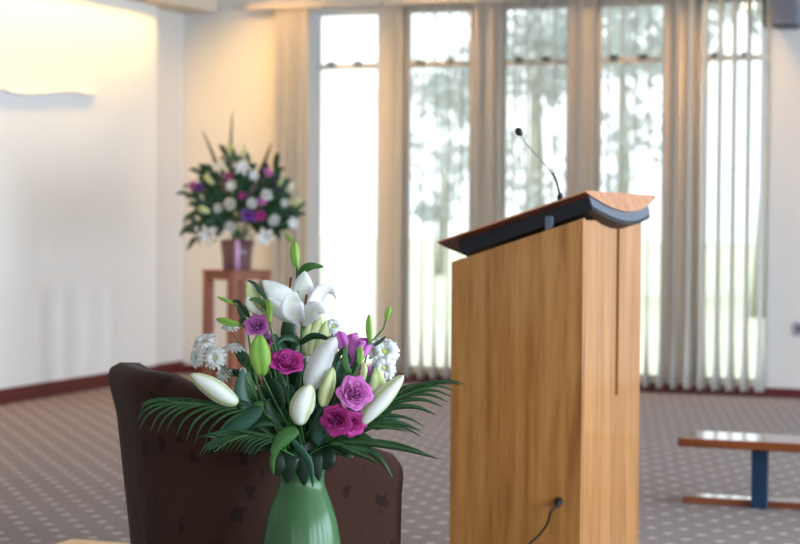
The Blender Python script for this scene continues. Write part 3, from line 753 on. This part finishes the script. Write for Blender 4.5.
daisy('white daisy at right, between upper daisy and cream bud', 383, 368, 4.60, 15, (.4, .1, 1), 6, 20)
daisy('white daisy under the open lily, left of the lime petals', 305, 349, 4.60, 10, (0, .5, 1), 7)
daisy('white daisy under the open lily, right of the lime petals', 333, 327, 4.64, 11, (.2, .6, 1), 9)
daisy('small white daisy tucked under the open lily centre', 314, 324, 4.58, 9, (.1, .3, 1), 16)
daisy('cream daisy low at left behind the large creamy bud', 224, 374, 4.54, 9, (-.3, .1, 1), 17, 12)
lily_bud('tiny white round bud between daisies and green lily bud', [(243, 376), (243, 373), (243, 370), (243, 367)], 7, 4.46, 'bud', depth=.03)
# ---------------- leaves with an outline of their own
def leafstem(label, leaves, d, cat='foliage', name='leafy_stem', stem=None, mat='leaf'):
    x, y = leaves[0][0][0][:2]
    o = T3(label, cat, x, y, d, name)
    for L in leaves: pleaf(o, L[0], d, L[1], 'leaf', L[2] if len(L) > 2 else mat, .25, L[3] if len(L) > 3 else .35)
    if stem: MB().tube(pp(stem, d)+[V((VASE.x, VASE.y, zpx(545)))], .002, 6).build('stem', M['stem'], o, smooth=True)
    else: stem_to_vase(o, dep(x, y, d), .002)
    return o
leafstem('upright dark leaf between daisies and green lily bud', [([(250, 420), (244, 405), (241, 388), (243, 368)], 16, 'leaf_teal')], 4.44)
leafstem('broad teal leaf pointing down-left below the creamy bud', [([(262, 408), (243, 420), (225, 434), (206, 450)], 20, 'leaf_teal'), ([(250, 405), (243, 403), (236, 400), (230, 396)], 6, 'leaf')], 4.42)
leafstem('rounded mid-green leaf hanging over the vase rim at left', [([(298, 431), (287, 434), (278, 443), (271, 455)], 17, 'leaf_mid')], 4.38)
leafstem('narrow teal leaf hanging down in front of the vase neck', [([(290, 438), (302, 452), (310, 466), (313, 488)], 8, 'leaf_teal')], 4.38)
leafstem('small pale leaf drooping at the left side of the vase rim', [([(280, 448), (273, 457), (272, 466), (274, 475)], 6, 'leaf_mid')], 4.44)
leafstem('dark leaf arching left of the trumpet bloom', [([(334, 372), (336, 360), (341, 352), (346, 347)], 6), ([(338, 378), (344, 366), (350, 356), (355, 350)], 8)], 4.45)
leafstem('dark broad leaves beside the pink rose on its left', [([(334, 420), (336, 408), (340, 396), (344, 378)], 15), ([(330, 395), (338, 385), (344, 372), (347, 362)], 11)], 4.46)
leafstem('green leaf beside the lily bud at upper left', [([(255, 398), (248, 385), (246, 372), (250, 355)], 14, 'leaf_mid'), ([(272, 378), (276, 388), (280, 400), (283, 410)], 14)], 4.5)
leafstem('short mid-green leaf cluster above the vase rim at left', [([(275, 420), (266, 409), (257, 405), (249, 412)], 11, 'leaf_mid'), ([(280, 425), (272, 415), (268, 405), (270, 398)], 9, 'leaf'), ([(276, 424), (266, 422), (256, 424), (248, 430)], 9, 'leaf')], 4.44)
leafstem('grey-green broad leaf at centre behind the low white bud', [([(318, 445), (322, 430), (324, 415), (322, 400)], 24, 'leaf_teal')], 4.50)
# filler foliage behind the blooms
ra = random.Random(4)
for k in range(32):
    an = ra.uniform(math.pi*.04, math.pi*.98); rr = ra.uniform(25, 78)
    tx, ty = 302+math.cos(an)*rr*1.0, 440-math.sin(an)*rr*1.25; d = ra.uniform(4.56, 4.78)
    L = []
    for q in range(5):
        u = .35+.65*q/4; bx_, by_ = 302+(tx-302)*u, 448+(ty-448)*u; sd = 1 if q % 2 else -1; a2 = math.atan2(-(ty-448), tx-302)+sd*ra.uniform(.3, .9) if q < 4 else math.atan2(-(ty-448), tx-302)
        ln = ra.uniform(26, 38); ex, ey = bx_+math.cos(a2)*ln, by_-math.sin(a2)*ln
        L.append(([(bx_, by_), ((bx_*2+ex)/3, (by_*2+ey)/3-2, -.01), ((bx_+2*ex)/3, (by_+2*ey)/3-1, -.01), (ex, ey)], ra.uniform(11, 17), ra.choice(['leaf', 'leaf', 'leaf_teal']), ra.uniform(-.6, .8)))
    leafstem('dark green leafy stem filling the depth of the near bouquet', L, d, stem=[(tx, ty), (302+(tx-302)*.5, 448+(ty-448)*.5), (302, 458)])
for k, (x0_, x1_, y1_) in enumerate([(281, 277, 476), (288, 287, 484), (296, 290, 470), (300, 304, 486), (309, 306, 474), (315, 319, 481), (323, 326, 470)]):
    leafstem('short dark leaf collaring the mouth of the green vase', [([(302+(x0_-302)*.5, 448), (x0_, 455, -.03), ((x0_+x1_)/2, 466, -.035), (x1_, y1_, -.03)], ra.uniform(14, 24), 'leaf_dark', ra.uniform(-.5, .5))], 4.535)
# dark collar leaves round the vase mouth
for k in range(14):
    an = math.pi*2*k/14+ra.uniform(-.2, .2); c_, s_ = math.cos(an), math.sin(an); rr = ra.uniform(.75, 1.2); dy = ra.uniform(-6, 10)
    d = 4.6-s_*.08
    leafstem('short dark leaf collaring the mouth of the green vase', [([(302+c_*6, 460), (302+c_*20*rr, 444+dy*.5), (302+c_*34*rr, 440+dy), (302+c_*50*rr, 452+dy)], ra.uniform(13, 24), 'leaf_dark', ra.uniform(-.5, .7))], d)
# ---------------- palm fronds
def palm(label, rach, leaflets, d, w=3.6, mat='palm'):
    o = T3(label, 'palm frond', rach[0][0], rach[0][1], d, 'palm_frond')
    MB().tube(pp(rach, d), .0014, 6).build('rachis', M['stem'], o, smooth=True)
    for L in leaflets:
        pleaf(o, L[:-1], d, L[-1], 'leaflet', mat, .1, ra.uniform(-.3, .4), 'lance', .0006, fold=.25, n=1)
    return o
# left frond, leaflets arching down
rl = [(285, 452), (262, 425, -.06), (235, 412, -.10), (205, 405, -.12), (172, 402, -.13)]
lf = []
tips = [(140, 412), (137, 422), (139, 430), (150, 432), (157, 434), (166, 432), (176, 437), (186, 442), (194, 446), (204, 448), (214, 450)]
for k, (tx, ty) in enumerate(tips):
    bx_ = 172+k*8.2; by_ = 402+max(0, (bx_-200))*.16
    lf.append([(bx_, by_, -.12), (bx_*.6+tx*.4-2, by_*.8+ty*.2-3, -.125), (bx_*.22+tx*.78-2, by_*.45+ty*.55-3, -.13), (tx, ty, -.125), 3.6])
for k in range(9):
    bx_ = 178+k*8; by_ = 402+max(0, (bx_-200))*.16
    lf.append([(bx_, by_, -.12), (bx_-14, by_-3, -.10), (bx_-27, by_-2.0, -.09), (bx_-40, by_+4, -.08), 3.4])
lf.append([(172, 402, -.13), (162, 399, -.13), (152, 400, -.13), (141, 404, -.13), 3.2])
palm('palm frond fanning left over the armchair back, tips drooping', rl, lf, 4.55)
# second, lower left
rl = [(290, 455), (275, 438, -.08), (255, 434, -.12), (232, 440, -.14), (214, 452, -.14)]
lf = []
for k in range(13):
    u = k/12; bx_, by_ = 283-62*u, 440-8*math.sin(u*2.6)+4*u
    for sg in (1, -1):
        ln = 30-8*u; lf.append([(bx_, by_, -.12), (bx_-ln*.35, by_+sg*2-1, -.13), (bx_-ln*.75, by_+(sg*5 if sg > 0 else -6)+2, -.135), (bx_-ln, by_+(14 if sg > 0 else -5)+3, -.13), 2.8])
palm('short dense fern-like palm frond low at left of the vase mouth', rl, lf, 4.52, mat='palm')
# right frond, leaflets sweeping right
rr_ = [(312, 452), (340, 438, -.02), (365, 420, -.04), (390, 402, -.05), (415, 391, -.05), (440, 386, -.05)]
lf = []
for bx_, by_, tx, ty, w in [(352, 430, 422, 437, 5), (345, 434, 421, 431, 8), (366, 420, 425, 427, 4), (372, 415, 436, 415, 6.5), (382, 408, 443, 407, 5), (392, 401, 448, 402, 4.5), (402, 397, 452, 397, 3.6), (410, 393, 456, 392, 3), (420, 390, 462, 386, 4), (395, 400, 430, 384, 3.5), (385, 405, 420, 383, 3.5), (375, 412, 408, 385, 4), (405, 395, 444, 382, 3.5), (365, 420, 398, 390, 4), (414, 392, 465, 384.5, 4)]:
    arc = max(4, abs(tx-bx_)*.12)
    lf.append([(bx_, by_, -.04), (bx_*.66+tx*.34, by_*.66+ty*.34-arc, -.045), (bx_*.3+tx*.7, by_*.3+ty*.7-arc, -.05), (tx, ty, -.05), w])
palm('palm frond sweeping right towards the lectern', rr_, lf, 4.55)
rr_ = [(308, 455), (325, 446), (345, 443), (365, 445)]
lf = [[(340, 441, -.05), (370, 443, -.06), (405, 449, -.07), (439, 459, -.07), 8], [(345, 440, -.05), (372, 441, -.05), (398, 444, -.06), (424, 452, -.06), 5], [(350, 445, -.05), (368, 450, -.05), (382, 461, -.06), (393, 479, -.06), 8], [(340, 445, -.05), (355, 453, -.05), (368, 458, -.05), (380, 466, -.05), 6], [(330, 444, -.05), (345, 446, -.05), (358, 450, -.05), (372, 455, -.05), 6], [(338, 436, -.05), (360, 428, -.05), (385, 427, -.06), (410, 432, -.06), 6]]
palm('palm frond with long flat leaflets, lowest on right side', rr_, lf, 4.5)
# ------------------------------------------------------------------ far arrangement on its stand
DF = 12.3
tpc = dep(237, 271, DF); sz_ = tpc.z
stc = V((tpc.x, tpc.y, 0)); s45 = math.radians(48)-yaw
SA = V((math.sin(s45), math.cos(s45), 0)); SB = V((SA.y, -SA.x, 0))
stand = thing('flower_stand', 'tall four-legged wooden plant stand in the far left corner', 'stand', stc)
def rbox(m, c, ax, ay, hx, hy, z0, z1):
    vs = [c+ax*(sx*hx)+ay*(sy*hy)+V((0, 0, z)) for z in (z0, z1) for sx, sy in ((-1, -1), (1, -1), (1, 1), (-1, 1))]
    return m.add(vs, [(0, 3, 2, 1), (4, 5, 6, 7), (0, 1, 5, 4), (1, 2, 6, 5), (2, 3, 7, 6), (3, 0, 4, 7)])
hs = .158
rbox(MB(), stc, SA, SB, hs+.004, hs+.004, sz_-.012, sz_+.008).build('stand_top', M['stand'], stand, bevel=.003)
for s in (-1, 1):
    for z0_, z1_ in ((sz_-.055, sz_-.012), (.2, .235)):
        rbox(MB(), stc+SA*(s*(hs-.02)), SA, SB, .010, hs-.05, z0_, z1_).build('rail', M['stand'], stand)
        rbox(MB(), stc+SB*(s*(hs-.02)), SA, SB, hs-.05, .010, z0_, z1_).build('rail', M['stand'], stand)
for a_ in (-1, 1):
    for b_ in (-1, 1):
        rbox(MB(), stc+SA*(a_*(hs-.026))+SB*(b_*(hs-.026)), SA, SB, .027, .027, 0, sz_-.012).build('leg', M['stand'], stand, bevel=.003)
kf = DF/FPX
fv = thing('vase', 'mauve-brown glass vase on the far wooden stand', 'vase', stc+V((0, 0, sz_+.008)))
ht = (266-236)*kf
MB().lathe(stc+V((0, 0, sz_+.008)), [(0, 0), (.088, 0), (.092, .01), (.098, ht*.5), (.112, ht), (.107, ht), (.093, ht*.5), (.086, .02), (0, .02)], 36).build('body', M['vase_far'], fv, smooth=True)
rb = stc+V((0, 0, sz_+.01)); dirc = (V((CAM.x, CAM.y, 0))-stc).normalized()
MB().tube([rb+dirc*.097+V((0, 0, 0)), rb+dirc*.104+V((0, 0, ht*.5)), rb+dirc*.116+V((0, 0, ht))], .018, 10).build('ribbon', thinleaf('lilac_ribbon', srgb(190, 150, 190), srgb(214, 178, 210), .3, .1), fv, smooth=True)
GF = 'FAR'
def fd(x, y, dz=0): return dep(x, y, DF-.1+dz)
MOUTH = stc+V((0, 0, sz_+ht))
def fstem(o, s, mat='stem'):
    MB().tube(smoothpath([s, s*.4+MOUTH*.6+V((0, 0, .02)), MOUTH+V((ra.uniform(-.05, .05), ra.uniform(-.05, .05), -.03))], 4), .003, 5).build('stem', M[mat], o, smooth=True)
def fthing(name, label, cat, p): return thing(name, label, cat, p, GF)
def frose(label, x, y, r, mat, dz=0, name='carnation'):
    c = fd(x, y, dz); o = fthing(name, label, name, c); f = (cv((x-241)/60, (200-y)/60, 1)).normalized()
    rose_mesh(c, f, r*kf, int(x*7+y), 1.0, 4, .9).build('bloom', M[mat], o, smooth=True, thick=.001); fstem(o, c-f*r*kf*.4); return o
for lb, x, y, r in [('round white carnation left of centre in the far arrangement', 230, 204, 6.8), ('small white carnation furthest left in the far arrangement', 218, 208, 5.2), ('round white carnation lowest at centre of the far arrangement', 230, 227, 6.5), ('round white carnation at right above the far lily', 274, 220, 6.6), ('round white carnation right of centre, upper, far arrangement', 266.5, 195, 6.6), ('white carnation at far centre above the purple bloom', 252, 203, 6), ('small white carnation high at right in the far arrangement', 284, 203, 4.6)]:
    frose(lb, x, y, r*.92, 'whiteflower', -.09)
for lb, x, y, r, mt in [('pink rose high left in the far arrangement', 229, 177, 4.6, 'magenta'), ('pink rose at centre of the far arrangement', 242, 195.5, 4, 'magenta'), ('pink rose right of centre in the far arrangement', 262, 201, 4.6, 'pink'), ('pink rose high right in the far arrangement', 268, 172.5, 4.8, 'pink'), ('lilac rose at left tip of the far arrangement', 193, 186, 5.5, 'mauve'), ('lilac rose just inside the left tip one, far arrangement', 200, 187, 5.2, 'purple'), ('purple rose low centre in the far arrangement', 247, 215, 6.5, 'purple'), ('purple rose beside the low centre one at its right', 254, 217, 5, 'purple'), ('bright pink rose right of the two low purple roses', 260.5, 215.5, 5.5, 'magenta')]:
    frose(lb, x, y, r, mt, -.09, 'rose')
# dark violet spike
o = fthing('delphinium', 'dark violet flower spike at right of the far arrangement', 'flower', fd(277, 195))
m = MB()
for k in range(9): 
    c = fd(275.5+ra.uniform(-2, 2)+k*.3, 178+k*2.2, -.1); daisy_mesh(c, cv(ra.uniform(-1, 1), .2, 1), 2.6*kf, 5, k, 1).v; mm = daisy_mesh(c, cv(ra.uniform(-1, 1), .2, 1), 2.9*kf, 5, k, 1); m.add(mm.v, mm.f)
m.build('florets', M['violet'], o, smooth=True, thick=.001); fstem(o, fd(277, 196, -.08))
def flily(label, x, y, r, facing, mat='lily', n=6):
    c = fd(x, y, -.12); o = fthing('lily', label, 'lily', c); a, b, f = frame_of(cv(*facing))
    for k in range(n):
        q = 2*math.pi*k/n+.3; d_ = a*math.cos(q)+b*math.sin(q); R = r*kf
        path = smoothpath([c, c+d_*R*.35+f*R*.45, c+d_*R*.8+f*R*.6, c+d_*R*1.1+f*R*.35], 3)
        blade(MB(), path, R*.5, f.cross(d_), .25, 'petal', 2).build('petal', M[mat], o, smooth=True, thick=.001)
    fstem(o, c); return o
flily('big white lily low left in the far arrangement', 209, 235, 10, (-.3, -.1, 1))
flily('big white lily low right in the far arrangement', 264, 236, 9.5, (.2, -.3, 1))
flily('white lily at upper centre of the far arrangement', 242, 170, 8.5, (.1, .6, 1))
flily('white lily at upper left of the far arrangement', 221, 168, 7.5, (-.5, .5, 1))
flily('white lily at lower right edge of the far arrangement', 291, 223, 6.5, (.8, 0, 1))
flily('white lily at left side of the far arrangement', 232, 186, 6, (-.3, .1, 1))
flily('white lily at top of the far arrangement', 233, 149, 6, (0, 1, .6), 'bud_pale')
flily('small white lily right of upper centre, far arrangement', 253, 176, 5.5, (.3, .2, 1))
def fbud(label, pts, w, mat):
    p = smoothpath([fd(x, y, -.1) for x, y in pts], 4); o = fthing('lily_bud', label, 'lily', p[0]); bud_mesh(p, w*kf, n=12).build('bud', M[mat], o, smooth=True); fstem(o, p[0]); return o
fbud('pale bud pointing up-right, right side of far arrangement', [(289, 192), (291, 187), (294, 182)], 6, 'bud')
fbud('yellow-green bud at the right tip of far arrangement', [(292, 205), (296, 203), (301, 198)], 6.5, 'bud_pale')
fbud('yellow-green bud at lower right of far arrangement', [(286, 234), (289, 238), (293, 243)], 6.5, 'bud_green')
fbud('pale green bud at left side of far arrangement', [(210, 212), (204, 210), (198, 207)], 7, 'bud_pale')
fbud('pale bud at upper left of far arrangement', [(214, 184), (209, 180), (204, 175)], 6, 'bud_pale')
fbud('cream bud pointing up at right of top, far arrangement', [(242, 158), (243.5, 152), (245, 144)], 4.5, 'bud_pale')
fbud('cream bud pointing up at left of top, far arrangement', [(230, 156), (229, 150), (228, 143)], 4.5, 'bud_pale')
fbud('yellow-green bud high right above the violet spike', [(278, 186), (281, 181), (283, 177)], 4, 'bud_pale')
def flax(label, pts, w):
    p = smoothpath([fd(x, y) for x, y in pts], 5); o = fthing('sword_leaf', label, 'leaf', p[0]); blade(MB(), p, w*kf, imgside(p, .3), .25, 'lance', 2).build('leaf', M['flax'], o, smooth=True, thick=.002); fstem(o, p[0]); return o
flax('upright bronze sword leaf at the top of far arrangement', [(232, 190), (231, 165), (231, 140), (232.5, 110)], 4.6)
flax('bronze sword leaf leaning left in far arrangement', [(225, 195), (219, 172), (211, 150), (202, 130)], 5)
flax('bronze sword leaf leaning right in far arrangement', [(247, 205), (255, 185), (264, 163), (272, 142)], 6.5)
for k in range(34):
    an = math.radians(-28+236*k/33)+ra.uniform(-.06, .06); L = ra.uniform(.62, 1)
    ex = 241+math.cos(an)*55*L; ey = 215-math.sin(an)*(70 if math.sin(an) > 0 else 60)*L*(.92 if k % 2 else .7)
    s = fd(240+(ex-240)*.1, 222, .04); e = fd(ex, ey, ra.uniform(-.05, .12))
    o = fthing('leafy_stem', 'dark green leafy stem fanning out of the far arrangement', 'foliage', s)
    path = smoothpath([s, s*.5+e*.5+V((0, 0, .03)), e], 5); MB().tube(path, .003, 5).build('stem', M['stem'], o, smooth=True)
    for q in range(9):
        b_ = path[int(2+q*(len(path)-3)/9)]; t_ = (e-s).normalized(); sd = FW.cross(t_)*(1 if q % 2 else -1); dd = (t_*1.0+sd*ra.uniform(.3, .9)+FW*ra.uniform(-.5, .5)).normalized(); ln = ra.uniform(.08, .14)
        pth = smoothpath([b_, b_+dd*ln*.5+V((0, 0, .01)), b_+dd*ln-V((0, 0, .012))], 3)
        blade(MB(), pth, ra.uniform(.028, .044), FW.cross(dd)+FW*ra.uniform(-.6, .6), .2, 'leaf', 1).build('leaf', M[ra.choice(['leaf', 'leaf', 'leaf_teal'])], o, smooth=True, thick=.001)
# ceiling lamp whose light shows in the rightmost window
_p = pY(748, 5, Yb+.1); _r = ray(748, 5); _k = (ZC-.10-_p.z)/_r.z; _l = _p+V((_r.x, -_r.y, _r.z))*_k
cl = thing('ceiling_lamp', 'small warm globe lamp on the ceiling, seen mirrored in the rightmost window', 'lamp', (_l.x, _l.y, ZC-.16))
t = NT('lamp_glow'); em = t.n('ShaderNodeEmission'); em.inputs[0].default_value = (1, .86, .62, 1); em.inputs[1].default_value = 45
MB().lathe((_l.x, _l.y, ZC-.10), [(0, -.06), (.03, -.052), (.052, -.03), (.06, 0), (.052, .03), (.03, .052), (.02, .06), (0, .06)], 20).build('globe', t.done(em.outputs[0]), cl, smooth=True)
MB().lathe((_l.x, _l.y, ZC-.045), [(0, 0), (.03, 0), (.05, .03), (.05, .045), (0, .045)], 20).build('ceiling_rose', M['frame'], cl, smooth=True)
# ------------------------------------------------------------------ outside
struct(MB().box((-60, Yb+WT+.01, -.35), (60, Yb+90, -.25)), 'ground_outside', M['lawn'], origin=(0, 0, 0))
def tree(label, px, dist, base_z, top_py, crown_w, seed, mat='tree_green', low=.25, n=1500, leaf=.16):
    r = random.Random(seed); p = pZ(px, 300, 0) if False else None
    rr = ray(px, 212); k = dist/rr.y; g = V((CAM.x+rr.x*k, dist, -.25))
    topz = CAM.z+ray(px, top_py).z*k
    o = thing('tree', label, 'tree', g, 'trees outside the windows')
    Ht = topz-g.z
    MB().tube([g, g+V((.1, 0, Ht*.4)), g+V((0, .1, Ht*.85))], [.03*Ht, .022*Ht, .006*Ht], 8).build('trunk', M['bark'], o, smooth=True)
    m = MB(); clumps = []
    for i in range(26):
        a = r.random()*6.28; u = r.random(); z = Ht*(low+(1-low)*u); w_ = crown_w/2*math.sin(math.pi*(.12+.80*u))**.8*math.sqrt(r.random())
        clumps.append((g+V((math.cos(a)*w_, math.sin(a)*w_, z)), r.uniform(.10, .2)*crown_w))
    for i in range(n):
        c, cr = r.choice(clumps); d_ = V((r.gauss(0, 1), r.gauss(0, 1), r.gauss(0, .7))); c2 = c+d_*cr*.6
        a = V((r.gauss(0, 1), r.gauss(0, 1), r.gauss(0, 1))).normalized(); b = a.orthogonal().normalized(); s_ = leaf*r.uniform(.6, 1.3)
        m.add([c2-a*s_, c2+b*s_*.5, c2+a*s_, c2-b*s_*.5], [(0, 1, 2, 3)])
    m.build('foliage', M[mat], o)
    return o
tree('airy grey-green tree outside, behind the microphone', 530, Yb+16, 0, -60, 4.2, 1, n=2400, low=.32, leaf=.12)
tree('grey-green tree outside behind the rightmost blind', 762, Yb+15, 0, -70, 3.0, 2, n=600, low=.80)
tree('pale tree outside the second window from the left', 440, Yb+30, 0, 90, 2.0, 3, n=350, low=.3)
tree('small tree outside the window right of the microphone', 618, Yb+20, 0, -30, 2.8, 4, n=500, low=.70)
# ------------------------------------------------------------------ light
def area(name, loc, rot, sx, sy, e, c, portal=False):
    L = bpy.data.lights.new(name, 'AREA'); L.shape = 'RECTANGLE'; L.size = sx; L.size_y = sy; L.energy = e; L.color = c
    o = bpy.data.objects.new(name, L); col.objects.link(o); o.location = loc; o.rotation_euler = rot
    if portal: L.cycles.is_portal = True
    return o
DAY = (.68, .83, 1.0)
for a, b, z0, z1 in rw: area('added_daylight_side', (X1+.18, (a+b)/2, (z0+z1)/2), (0, math.radians(90), 0), z1-z0, b-a, 268, DAY)  # area lamps in the added side windows, supplying daylight
for a, b, z0, z1 in fwn: area('added_daylight_rear', ((a+b)/2, Y0-.18, (z0+z1)/2), (math.radians(90), 0, 0), b-a, z1-z0, 28, DAY)  # weaker area lamps in the added rear windows
for a, b, z0, z1 in holes: area('portal', ((a+b)/2, Yb+WT+.02, (z0+z1)/2), (math.radians(-90), 0, 0), b-a, z1-z0, 0, (1, 1, 1), True)
def spot(loc, target, e, ang, blend=.8, c=(1, .66, .32), r=.04):
    L = bpy.data.lights.new('ceiling_spot', 'SPOT'); L.energy = e; L.spot_size = math.radians(ang); L.spot_blend = blend; L.color = c; L.shadow_soft_size = r
    o = bpy.data.objects.new('ceiling_spot', L); col.objects.link(o); o.location = loc
    o.rotation_euler = (V(target)-V(loc)).to_track_quat('-Z', 'Y').to_euler()
# wall washers in the bulkhead over the block wall
ya_ = pX(-250, 100, Xl).y; yb_ = pX(150, 100, Xl).y
area('wall_wash', (sof.x-.06, (ya_+yb_)/2, zs-.015), (0, math.radians(-18), 0), .10, yb_-ya_, 62, (1, .60, .14))
# downlights in front of the window wall
for px in (250, 420, 600, 705):
    x = pY(px, 10, Yb-.7).x
    spot((x, Yb-.75, ZC-.02), (x, Yb-.1, 1.9), (76, 46, 46, 70)[(250, 420, 600, 705).index(px)], 100 if px < 650 else 80, 1.0, (1, .54, .19))
sun = bpy.data.lights.new('sun', 'SUN'); sun.energy = 2.2; sun.angle = .05; sun.color = (1, .96, .9)
so = bpy.data.objects.new('sun', sun); col.objects.link(so); so.rotation_euler = (math.radians(48), 0, math.radians(-25))
w = bpy.data.worlds.new('sky'); bpy.context.scene.world = w; w.use_nodes = True
nt = w.node_tree; bg = nt.nodes['Background']; tc = nt.nodes.new('ShaderNodeTexCoord'); nz = nt.nodes.new('ShaderNodeTexNoise'); nz.inputs['Scale'].default_value = 3; nz.inputs['Detail'].default_value = 4
cr_ = nt.nodes.new('ShaderNodeValToRGB'); cr_.color_ramp.elements[0].color = (.56, .66, .72, 1); cr_.color_ramp.elements[1].color = (.98, .99, 1, 1)
nt.links.new(tc.outputs['Generated'], nz.inputs['Vector']); nt.links.new(nz.outputs['Fac'], cr_.inputs[0]); nt.links.new(cr_.outputs[0], bg.inputs[0]); bg.inputs[1].default_value = 2.3
# ------------------------------------------------------------------ camera
cam = bpy.data.cameras.new('camera'); co = bpy.data.objects.new('camera', cam); col.objects.link(co)
cam.sensor_width = 36; cam.sensor_fit = 'HORIZONTAL'; cam.lens = 36*FPX/W; cam.clip_start = .05; cam.clip_end = 300
mt = Matrix((RT, UP, -FW)).transposed().to_4x4(); mt.translation = CAM; co.matrix_world = mt
cam.dof.use_dof = True; cam.dof.focus_distance = 4.5; cam.dof.aperture_fstop = 4.0
sc = bpy.context.scene; sc.camera = co
sc.view_settings.view_transform = 'Standard'; sc.view_settings.look = 'None'; sc.view_settings.exposure = 0; sc.view_settings.gamma = 1
try: sc.view_settings.use_curve_mapping = False
except Exception: pass
sc.cycles.use_denoising = True; sc.cycles.max_bounces = 10; sc.cycles.transparent_max_bounces = 24; sc.cycles.caustics_reflective = False; sc.cycles.sample_clamp_indirect = 6
for o in bpy.data.objects:
    if '_o' in o: del o['_o']
print('DIMS', Yb, Xr, ztop, cx, cy, lx, fy, bh, sz_, zs)
